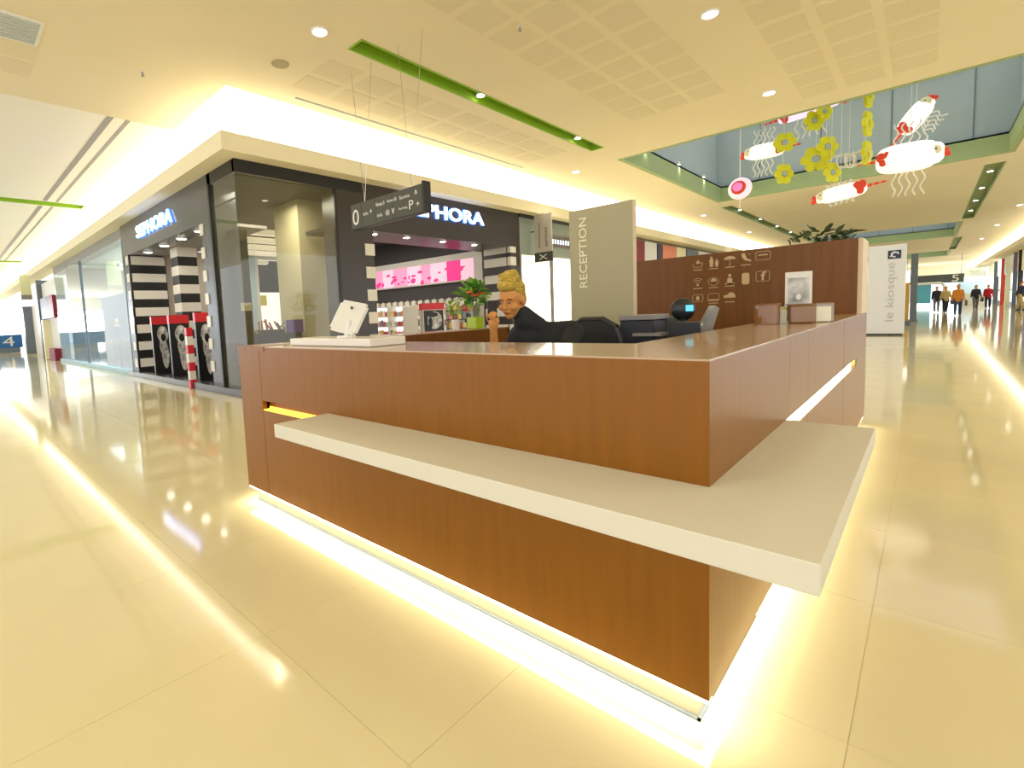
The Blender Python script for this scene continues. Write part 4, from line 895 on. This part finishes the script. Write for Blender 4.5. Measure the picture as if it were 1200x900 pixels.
# ================================================================ HANGING INFLATABLE FIGURES
YM = 13.0
def wavy(bm, x, z, length, dy, r=0.018, phase=0):
    r = 0.013
    pts = [(x + 0.035 * math.sin(phase + k * 1.1), dy, z + length * k / 9) for k in range(10)]
    tube(bm, pts, r, 6)
def figure(x, z, wid, hei, tilt, label, m=None, nose=-1, tassel_up=True, y=YM, tass=0.5, heart=True):
    t = thing('hanging_figure', label, 'decoration', (x, y, z))
    t.rotation_euler = (0, tilt, 0)
    m = m or M_inflate
    bm = bmnew(); h = hei / 2
    prof = [(-1.0, 0.30), (-0.97, 0.55), (-0.85, 0.8), (-0.6, 0.95), (-0.1, 1.0), (0.4, 0.97), (0.62, 0.86), (0.72, 0.72), (0.86, 0.66), (0.96, 0.45), (1.0, 0.15)]
    ring = []
    for u, r in prof: ring.append([bm.verts.new((u * wid / 2 * -nose, h * r * math.cos(a) * 0.9, h * r * math.sin(a))) for a in [2 * PI * k / 20 for k in range(20)]])
    for a, b in zip(ring[:-1], ring[1:]):
        for k in range(20): bm.faces.new((a[k], a[(k + 1) % 20], b[(k + 1) % 20], b[k]))
    bm.faces.new(list(reversed(ring[0]))); bm.faces.new(ring[-1])
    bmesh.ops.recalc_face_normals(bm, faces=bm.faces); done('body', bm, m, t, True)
    sx = -nose
    bm = bmnew(); ball(bm, (sx * wid * 0.5, 0, 0), 1, 2, (0.07, 0.09, 0.09)); ball(bm, (sx * wid * 0.54, 0, -0.06), 0.05, 2); done('red_nose', bm, M_redplast, t)
    bm = bmnew(); ball(bm, (sx * wid * 0.36, -h * 0.55, 0.02), 1, 2, (0.1, 0.03, 0.1)); done('yellow_eye', bm, M_letter, t)
    bm = bmnew(); ball(bm, (sx * wid * 0.37, -h * 0.62, 0.04), 1, 2, (0.025, 0.02, 0.03)); done('pupil', bm, M_greyp, t)
    if heart:
        bm = bmnew(); hx = -sx * wid * 0.38
        ball(bm, (hx - 0.04, -h * 0.72, 0.04), 1, 2, (0.08, 0.03, 0.1)); ball(bm, (hx + 0.05, -h * 0.72, 0.05), 1, 2, (0.07, 0.03, 0.1)); ball(bm, (hx, -h * 0.7, -0.06), 1, 2, (0.07, 0.03, 0.09)); done('red_patch', bm, M_redplast, t)
        bm = bmnew()
        for q in range(3): ball(bm, (-sx * (wid * 0.5 + 0.05 + q * 0.11), 0, 0.01), 1, 2, (0.055, 0.03, 0.035 - q * 0.005))
        done('red_tail_beads', bm, M_redplast, t)
    for k in range(5):
        xx = (-0.25 + k * 0.125) * wid * 0.85
        bm = bmnew(); wavy(bm, xx, -h * 0.8, -tass, -0.03, phase=k); done('tassel', bm, M_wire, t)
        if tassel_up: bm = bmnew(); wavy(bm, xx, h * 0.8, tass * 0.85, -0.03, phase=k + 2); done('tassel', bm, M_wire, t)
    bm = bmnew(); cyl(bm, (0, 0.02, 0), (math.sin(-tilt) * (7.6 - z), 0.02, math.cos(tilt) * (7.6 - z)), 0.005, None, 5); done('hanging_wire', bm, M_wire, t)
    return t
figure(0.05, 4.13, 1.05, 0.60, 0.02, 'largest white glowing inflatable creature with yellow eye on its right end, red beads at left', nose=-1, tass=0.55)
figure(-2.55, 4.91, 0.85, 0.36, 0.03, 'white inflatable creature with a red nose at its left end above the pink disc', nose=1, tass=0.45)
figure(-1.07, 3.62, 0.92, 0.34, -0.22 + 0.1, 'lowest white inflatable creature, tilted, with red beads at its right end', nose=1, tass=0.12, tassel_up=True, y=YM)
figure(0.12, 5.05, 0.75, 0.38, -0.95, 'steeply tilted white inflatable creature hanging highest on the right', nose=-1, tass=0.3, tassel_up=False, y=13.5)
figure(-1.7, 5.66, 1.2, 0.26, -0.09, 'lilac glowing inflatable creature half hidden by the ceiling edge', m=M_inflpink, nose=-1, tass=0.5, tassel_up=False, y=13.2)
# pink disc
t = thing('pink_disc', 'round pink and white disc hanging at the left of the inflatable creatures', 'decoration', (-3.06, YM, 4.13))
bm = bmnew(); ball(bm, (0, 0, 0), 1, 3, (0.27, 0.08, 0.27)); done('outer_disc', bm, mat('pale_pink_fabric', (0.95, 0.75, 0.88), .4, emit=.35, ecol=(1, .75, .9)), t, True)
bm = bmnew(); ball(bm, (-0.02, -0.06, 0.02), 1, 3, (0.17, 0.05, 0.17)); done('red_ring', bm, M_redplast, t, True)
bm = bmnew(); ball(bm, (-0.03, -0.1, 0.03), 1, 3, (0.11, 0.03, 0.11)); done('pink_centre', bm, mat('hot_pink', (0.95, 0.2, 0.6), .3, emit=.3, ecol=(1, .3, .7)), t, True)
bm = bmnew(); cyl(bm, (0.0, 0, 0.25), (0.0, 0, 3.55), 0.012, None, 6); cyl(bm, (0, 0, -0.25), (0, 0, -0.5), 0.01, None, 6); done('cord', bm, M_wire, t)
# yellow flowers
def yflower(x, z, r, rot, sx, label, y=YM - 0.15):
    t = thing('yellow_flower', label, 'decoration', (x, y, z)); t.rotation_euler = (0, 0, rot)
    bm = bmnew()
    for k in range(6):
        a = k * PI / 3; cyl(bm, (r * 0.62 * math.cos(a) * sx, -0.02, r * 0.62 * math.sin(a)), (r * 0.62 * math.cos(a) * sx, 0.02, r * 0.62 * math.sin(a)), r * 0.36, None, 14)
    bmesh.ops.scale(bm, vec=(1, 1, 1), verts=bm.verts); done('petals', bm, M_yflower, t)
    bm = bmnew(); bmesh.ops.create_cone(bm, cap_ends=True, segments=18, radius1=r * 0.24, radius2=r * 0.24, depth=0.05, matrix=Matrix.Rotation(PI / 2, 4, 'X')); done('centre', bm, M_blue, t)
    bm = bmnew(); cyl(bm, (0, 0.03, 0), (0, 0.03, 7.6 - z), 0.004, None, 5); done('hanging_wire', bm, M_wire, t)
for a in ((-2.1, 4.97, 0.24, 0.3, 1, 'yellow plastic flower overlapping the right end of the left inflatable creature'),
          (-2.11, 4.25, 0.25, 0.9, 1, 'yellow plastic flower hanging lowest on the left, right of the pink disc'),
          (-1.55, 5.3, 0.24, 0.8, 1, 'yellow plastic flower just below the lilac creature'),
          (-1.36, 5.45, 0.2, 0.9, 1, 'smaller yellow plastic flower touching the lilac creature\'s right end'),
          (-1.50, 4.45, 0.3, 0.2, 1, 'largest yellow plastic flower, with a clear round hole, at the centre'),
          (-1.3, 4.66, 0.25, 0.8, 1, 'yellow plastic flower behind and above the largest one'),
          (-1.2, 4.08, 0.24, 1.0, 1, 'yellow plastic flower just above the lowest white creature')):
    yflower(*a)
for k, z in enumerate((5.6, 5.0, 4.38)):
    t = thing('yellow_flower', 'yellow plastic flower seen edge-on in the vertical string, %s' % ('topmost', 'middle', 'lowest')[k], 'decoration', (-0.63, YM, z)); t.rotation_euler = (0, 0, 1.35)
    bm = bmnew()
    for q in range(6): a = q * PI / 3; cyl(bm, (0.16 * math.cos(a), -0.03, 0.18 * math.sin(a)), (0.16 * math.cos(a), 0.03, 0.18 * math.sin(a)), 0.1, None, 12)
    done('petals', bm, M_yflower, t)
    bm = bmnew(); cyl(bm, (0, 0.03, 0), (0, 0.03, 0.62 if k else 2.0), 0.004, None, 5); done('hanging_wire', bm, M_wire, t)
t = thing('wire_cage', 'pale openwork curl of ribbon hanging above the lowest white creature', 'decoration', (-0.93, YM, 4.3))
bm = bmnew()
for k in range(7):
    a = k * PI / 7; pts = [(0.24 * math.cos(b) * math.cos(a) + 0.05 * k - .15, 0.2 * math.cos(b) * math.sin(a), 0.16 * math.sin(b) + 0.03 * math.sin(3 * b)) for b in [2 * PI * q / 18 for q in range(19)]]
    tube(bm, pts, 0.014, 6)
done('ribbons', bm, M_wire, t)
bm = bmnew(); cyl(bm, (0, 0, 0.1), (0, 0, 3.3), 0.004, None, 5); done('hanging_wire', bm, M_wire, t)

# ================================================================ PEOPLE
def far_person(x, y, rz, label, top, bottom, hair=(0.04, 0.025, 0.015), h=1.7, bag=None, skirt=False, grp=None):
    t = thing('person', label, 'person', (x, y, 0.001), rz)
    s = h / 1.75; V = lambda *p: tuple(c * s for c in p)
    C = []
    for sg, fy in ((-1, -0.16), (1, 0.16)):
        C += [(V(sg * 0.09, 0, 0.92), V(sg * 0.1, fy * 0.5, 0.49), 0.085 * s, 0.055 * s), (V(sg * 0.1, fy * 0.5, 0.49), V(sg * 0.1, fy, 0.09), 0.055 * s, 0.04 * s), (V(sg * 0.1, fy, 0.05), V(sg * 0.11, fy - 0.14, 0.035), 0.042 * s, 0.033 * s),
              (V(sg * 0.17, 0, 1.41), V(sg * 0.205, -fy * 0.4, 1.14), 0.05 * s, 0.04 * s), (V(sg * 0.205, -fy * 0.4, 1.14), V(sg * 0.215, -fy - 0.06, 0.88), 0.038 * s, 0.028 * s), (V(sg * 0.215, -fy - 0.06, 0.88), V(sg * 0.21, -fy - 0.08, 0.8), 0.03 * s, 0.022 * s)]
    C += [(V(0, 0, 0.95), V(0, 0, 1.15), 0.13 * s, 0.12 * s), (V(0, 0, 1.15), V(0, 0, 1.38), 0.12 * s, 0.14 * s), (V(-0.12, 0, 1.42), V(0.12, 0, 1.42), 0.055 * s, 0.055 * s), (V(0, 0, 1.42), V(0, -0.01, 1.55), 0.055 * s, 0.05 * s)]
    E_ = [(V(0, -0.02, 1.645), (0.073 * s, 0.092 * s, 0.108 * s), None), (V(0, -0.105, 1.63), (0.014 * s, 0.022 * s, 0.02 * s), None)]
    blob('body', C, E_, 0.02, M_skin, t, 3)
    sh_ = [(V(0, 0, 0.9), V(0, 0, 1.15), 0.16 * s, 0.145 * s), (V(0, 0, 1.15), V(0, 0, 1.36), 0.14 * s, 0.155 * s), (V(-0.12, 0, 1.41), V(0.12, 0, 1.41), 0.07 * s, 0.07 * s)]
    for sg, fy in ((-1, -0.16), (1, 0.16)):
        sh_ += [(V(sg * 0.165, 0, 1.40), V(sg * 0.205, -fy * 0.4, 1.14), 0.065 * s, 0.056 * s), (V(sg * 0.205, -fy * 0.4, 1.14), V(sg * 0.215, -fy - 0.05, 0.92), 0.053 * s, 0.042 * s)]
    blob('jacket', sh_, [], 0.022, top, t, 2)
    tr = []
    for sg, fy in ((-1, -0.16), (1, 0.16)): tr += [(V(sg * 0.085, 0, 0.93), V(sg * 0.1, fy * 0.5, 0.49), 0.1 * s, 0.075 * s), (V(sg * 0.1, fy * 0.5, 0.49), V(sg * 0.1, fy, 0.12), 0.075 * s, 0.06 * s)]
    blob('trousers', tr, [(V(0, 0, 0.96), (0.16 * s, 0.125 * s, 0.1 * s), None)], 0.022, bottom, t, 2)
    blob('hair', [], [(V(0, 0.01, 1.68), (0.084 * s, 0.1 * s, 0.09 * s), None), (V(0, 0.06, 1.6), (0.07 * s, 0.05 * s, 0.1 * s), None)], 0.02, mat('hair_%d' % int(hair[0] * 1000), hair, 0.6), t, 2)
    for sg, fy in ((-1, -0.16), (1, 0.16)): blob('shoe', [(V(sg * 0.1, fy + 0.02, 0.05), V(sg * 0.11, fy - 0.14, 0.04), 0.05 * s, 0.04 * s)], [], 0.02, M_black, t, 1)
    if bag:
        bm = bmnew(); bbox(bm, 0.27 * s, 0.37 * s, -0.16 * s, 0.16 * s, 0.55 * s, 0.85 * s); tube(bm, [V(0.32, -0.1, .85), V(0.28, -0.06, .95), V(0.32, 0.1, .85)], 0.012); done('bag', bm, bag, t)
    return t
mk = lambda n, c: mat(n, c, 0.8)
tan = mk('tan_cloth', (0.5, 0.36, 0.14)); orange = mk('orange_cloth', (0.75, 0.28, 0.04)); jean = mk('denim', (0.05, 0.08, 0.2)); redc = mk('red_cloth', (0.5, 0.01, 0.02)); grn = mk('olive_cloth', (0.18, 0.2, 0.08)); gryc = mk('grey_cloth', (0.15, 0.15, 0.16)); blc = mk('near_black_cloth', (0.015, 0.015, 0.03))
far_person(0.76, 45.0, 0.1, 'walking person in dark navy clothes, leftmost of the distant shoppers', blc, gryc)
far_person(1.15, 43.0, 0.3, 'walking person in a tan coat left of the one in orange', tan, blc, h=1.66, bag=M_black)
far_person(1.53, 37.4, 0.0, 'walking person in an orange jacket with olive bag, nearest of the distant shoppers', orange, jean, h=1.68, bag=grn)
far_person(2.75, 50, 0.2, 'walking person in a black top between the orange and the red shoppers', blc, gryc, bag=M_black)
far_person(3.45, 52, 0.0, 'walking person in a red jacket and black trousers in the distance', redc, blc)
far_person(4.35, 44.5, 1.2, 'standing person in dark clothes by the shop fronts at the right edge', blc, tan, h=1.78)
far_person(-21.6, 3.3, 1.5, 'person in black placed behind the left corridor glass', blc, blc)  # figures placed inside the showroom, behind the glass
far_person(-23.2, 3.6, 1.4, 'person in green top placed behind the left corridor glass', grn, gryc)

# ---- receptionist
def dirv(*a): return Vector(a).normalized()
Wm = thing('person', 'seated woman behind the desk with blond bun, black top and phone at her cheek', 'person', (-1.5, 1.72, 0.001))
OFF = Vector((-1.5, 1.72, 0.001))
def G(x, y, z): return tuple(Vector((x, y, z)) - OFF)
hc = Vector((-1.705, 1.40, 1.372))
fz = Matrix.Rotation(math.radians(8), 4, 'Z')      # faces almost -Y, turned slightly towards the left corridor
HS = 1.13
def Hd(x, y, z):                                    # head local: x her left, -y forward
    x *= HS; y *= HS; z *= HS; rx = Matrix.Rotation(math.radians(14), 4, 'X'); v = fz @ (rx @ Vector((x, y, z)))
    return tuple(hc + v - OFF)
caps = [
 (G(-1.5, 1.75, 0.55), G(-1.5, 1.72, 0.80), 0.14, 0.12), (G(-1.5, 1.72, 0.8), G(-1.52, 1.62, 1.05), 0.12, 0.14),
 (G(-1.66, 1.58, 1.13), G(-1.38, 1.62, 1.13), 0.06, 0.06), (G(-1.56, 1.57, 1.13), G(-1.67, 1.44, 1.30), 0.055, 0.05),
 (G(-1.60, 1.72, 0.54), G(-1.68, 1.28, 0.52), 0.085, 0.06), (G(-1.68, 1.28, 0.52), G(-1.68, 1.20, 0.1), 0.055, 0.04), (G(-1.68, 1.2, 0.05), G(-1.68, 1.05, 0.035), 0.04, 0.03),
 (G(-1.40, 1.72, 0.54), G(-1.36, 1.28, 0.52), 0.085, 0.06), (G(-1.36, 1.28, 0.52), G(-1.36, 1.20, 0.1), 0.055, 0.04), (G(-1.36, 1.2, 0.05), G(-1.36, 1.05, 0.035), 0.04, 0.03),
 # her right arm: elbow on the inner desk, forearm up to the phone
 (G(-1.72, 1.58, 1.12), G(-1.79, 1.30, 0.93), 0.048, 0.04), (G(-1.79, 1.30, 0.93), G(-1.745, 1.232, 1.15), 0.038, 0.026),
 # her left arm resting towards the counter
 (G(-1.33, 1.60, 1.11), G(-1.28, 1.32, 0.95), 0.048, 0.04), (G(-1.28, 1.32, 0.95), G(-1.44, 1.10, 1.02), 0.037, 0.026)]
# hand holding the phone: palm and five fingers
pa = Vector((-1.742, 1.222, 1.185))
caps += [(G(-1.745, 1.232, 1.15), G(*(pa + Vector((0, 0, 0.025)))), 0.026, 0.03)]
for k, (dx, ln) in enumerate(((-0.030, 0.034), (-0.011, 0.042), (0.009, 0.040), (0.027, 0.032))):
    a = pa + Vector((dx, -0.006, 0.045)); b = a + Vector((dx * 0.15, -0.014, ln)); c = b + Vector((-dx * 0.2 + 0.010, 0.020, 0.022))
    caps += [(G(*a), G(*b), 0.0105, 0.0092), (G(*b), G(*c), 0.0092, 0.0078)]
a = pa + Vector((0.026, 0.008, 0.01)); b = a + Vector((0.016, 0.0, 0.032)); c = b + Vector((-0.008, 0.006, 0.03))
caps += [(G(*a), G(*b), 0.0125, 0.0105), (G(*b), G(*c), 0.0105, 0.0085)]
# other hand lying relaxed
pb = Vector((-1.46, 1.07, 1.03))
caps += [(G(-1.44, 1.10, 1.02), G(*(pb + Vector((-0.01, -0.03, 0.0)))), 0.026, 0.024)]
for k, dx in enumerate((-0.032, -0.014, 0.005, 0.023)):
    a = pb + Vector((dx - 0.01, -0.045, 0.0)); b = a + Vector((dx * 0.3 - 0.005, -0.035 + 0.004 * abs(k - 1.5), 0.006)); c = b + Vector((0, -0.022, -0.014))
    caps += [(G(*a), G(*b), 0.0098, 0.009), (G(*b), G(*c), 0.009, 0.0078)]
a = pb + Vector((-0.035, -0.01, -0.005)); b = a + Vector((-0.028, -0.028, 0.0)); caps += [(G(*a), G(*b), 0.012, 0.009)]
rot14 = fz @ Matrix.Rotation(math.radians(14), 4, 'X')
ells = [(Hd(0, 0.012, 0.03), (0.074, 0.092, 0.085), rot14), (Hd(0, -0.018, -0.035), (0.058, 0.068, 0.078), rot14), (Hd(0, -0.055, -0.088), (0.026, 0.026, 0.022), rot14),
        (Hd(0, -0.098, -0.028), (0.0105, 0.015, 0.012), rot14), (Hd(0, -0.088, -0.005), (0.009, 0.014, 0.028), rot14),
        (Hd(0.040, -0.062, -0.03), (0.024, 0.022, 0.022), rot14), (Hd(-0.040, -0.062, -0.03), (0.024, 0.022, 0.022), rot14),
        (Hd(0, -0.085, -0.058), (0.02, 0.012, 0.007), rot14), (Hd(0.075, 0.012, -0.01), (0.01, 0.02, 0.03), rot14), (Hd(-0.075, 0.012, -0.01), (0.01, 0.02, 0.03), rot14),
        (Hd(0.032, -0.078, 0.024), (0.022, 0.012, 0.007), rot14), (Hd(-0.032, -0.078, 0.024), (0.022, 0.012, 0.007), rot14)]
ells = [(c_, tuple(q_ * HS for q_ in r_), o_) for c_, r_, o_ in ells]
blob('body', caps, ells, 0.0052, M_skin, Wm, 3)
# clothing
jac = [(G(-1.5, 1.75, 0.6), G(-1.5, 1.72, 0.80), 0.165, 0.145), (G(-1.5, 1.72, 0.8), G(-1.52, 1.62, 1.05), 0.145, 0.16), (G(-1.68, 1.58, 1.115), G(-1.36, 1.62, 1.13), 0.08, 0.085),
       (G(-1.56, 1.57, 1.13), G(-1.665, 1.45, 1.275), 0.085, 0.068),
       (G(-1.72, 1.58, 1.12), G(-1.785, 1.32, 0.95), 0.068, 0.058), (G(-1.33, 1.61, 1.12), G(-1.27, 1.34, 0.96), 0.075, 0.058), (G(-1.28, 1.32, 0.95), G(-1.38, 1.19, 0.99), 0.055, 0.042), (G(-1.79, 1.30, 0.93), G(-1.775, 1.27, 1.02), 0.052, 0.044)]
blob('black_top', jac, [(G(-1.54, 1.6, 1.06), (0.2, 0.14, 0.13), None), (G(-1.67, 1.47, 1.09), (0.12, 0.1, 0.11), None), (G(-1.64, 1.45, 1.2), (0.075, 0.07, 0.07), None)], 0.012, M_cloth, Wm, 4)
blob('trousers', [(G(-1.60, 1.72, 0.55), G(-1.68, 1.28, 0.53), 0.105, 0.08), (G(-1.68, 1.28, 0.53), G(-1.68, 1.2, 0.12), 0.078, 0.055), (G(-1.40, 1.72, 0.55), G(-1.36, 1.28, 0.53), 0.105, 0.08), (G(-1.36, 1.28, 0.53), G(-1.36, 1.2, 0.12), 0.078, 0.055)], [(G(-1.5, 1.75, 0.58), (0.19, 0.15, 0.12), None)], 0.015, M_cloth, Wm, 3)
for sx in (-1.68, -1.36): blob('shoe', [(G(sx, 1.21, 0.05), G(sx, 1.03, 0.035), 0.048, 0.036)], [], 0.015, M_black, Wm, 1)
# hair: swept up with a high bun
random.seed(5)
hl = [(Hd(0, 0.03, 0.062), (0.094, 0.103, 0.088), rot14), (Hd(0, 0.055, 0.0), (0.084, 0.068, 0.095), rot14), (Hd(0.0, -0.02, 0.10), (0.078, 0.075, 0.05), rot14), (Hd(0.0, 0.01, 0.135), (0.080, 0.076, 0.055), None), (Hd(0.01, 0.015, 0.155), (0.062, 0.06, 0.04), None)]
for k in range(26):
    a_ = random.uniform(0, 6.28); q_ = random.uniform(0.4, 1); hl.append((Hd(0.055 * q_ * math.cos(a_), 0.01 + 0.055 * q_ * math.sin(a_), 0.08 + random.uniform(0.02, 0.10)), (0.024, 0.02, 0.018), Matrix.Rotation(a_, 4, 'Z')))
blob('hair', [], hl, 0.006, M_hair, Wm, 2)
M_eye = mat('eye_white', (0.38, 0.28, 0.22), 0.3); M_lip = mat('lip_rose', (0.5, 0.1, 0.07), 0.4); M_brow = mat('brow_brown', (0.16, 0.08, 0.03), 0.7)
for s_ in (-1, 1):
    bm = bmnew(); ball(bm, Hd(s_ * 0.03, -0.082, 0.004), 1, 2, (0.014, 0.006, 0.0055), rot14); e = done('eye', bm, M_eye, Wm, True)
    bm = bmnew(); ball(bm, Hd(s_ * 0.03 - 0.003, -0.086, 0.002), 1, 2, (0.0065, 0.004, 0.0065), rot14); done('iris', bm, M_black, e, True)
    bm = bmnew(); ball(bm, Hd(s_ * 0.033, -0.088, 0.026), 1, 2, (0.021, 0.006, 0.004), rot14); done('eyebrow', bm, M_brow, Wm, True)
bm = bmnew(); ball(bm, Hd(0, -0.094, -0.057), 1, 2, (0.021, 0.007, 0.0075), rot14); done('lips', bm, M_lip, Wm, True)
# phone in hand
ph = box('shell', -0.006, 0.006, -0.034, 0.034, -0.07, 0.07, M_dkplastic, None, 0.003)
ph.name = 'mobile_phone'; tag(ph, 'dark mobile phone held by the seated woman against her cheek', 'phone')
ph.location = (-1.757, 1.24, 1.30); ph.rotation_euler = (math.radians(-8), math.radians(-20), math.radians(-35))
# her chair
t = thing('office_chair', 'black office chair with rounded mesh backrest behind the seated woman', 'chair', (-1.45, 1.80, 0.001), math.radians(-12))
box('seat', -0.25, 0.25, -0.28, 0.18, 0.38, 0.44, M_chair, t, 0.025)
bm = bmnew()
n = 14; prev = None
outl = [(-0.24, 0.55), (-0.27, 0.8), (-0.27, 1.0), (-0.22, 1.14), (-0.1, 1.2), (0.1, 1.2), (0.22, 1.14), (0.27, 1.0), (0.27, 0.8), (0.24, 0.55)]
prism(bm, outl, (0, 0.20, 0), (1, 0, 0), (0, 0, 1), (0, 1, 0), 0.04); bmesh.ops.triangulate(bm, faces=[f for f in bm.faces if len(f.verts) > 4]); bmesh.ops.recalc_face_normals(bm, faces=bm.faces); bk = done('backrest', bm, M_chair, t)
bm = bmnew(); tube(bm, [(x, 0.22, z) for x, z in outl], 0.024, 8); done('rim', bm, M_dkplastic, bk)
cylobj('gas_column', (0, -0.05, 0.08), (0, -0.05, 0.38), 0.028, M_dkplastic, t)
bm = bmnew(); tube(bm, [(0, 0.05, 0.4), (0, 0.25, 0.42), (0, 0.25, 0.6)], 0.02); done('back_support', bm, M_dkplastic, t)
for k in range(5): a = k * 2 * PI / 5 + 0.3; cylobj('foot', (0, -0.05, 0.09), (0.3 * math.cos(a), -0.05 + 0.3 * math.sin(a), 0.03), 0.022, M_dkplastic, t, seg=8)
for s_ in (-1, 1):
    bm = bmnew(); tube(bm, [(s_ * 0.27, 0.1, 0.42), (s_ * 0.29, 0.08, 0.66), (s_ * 0.29, -0.15, 0.66)], 0.016); done('armrest', bm, M_dkplastic, t)
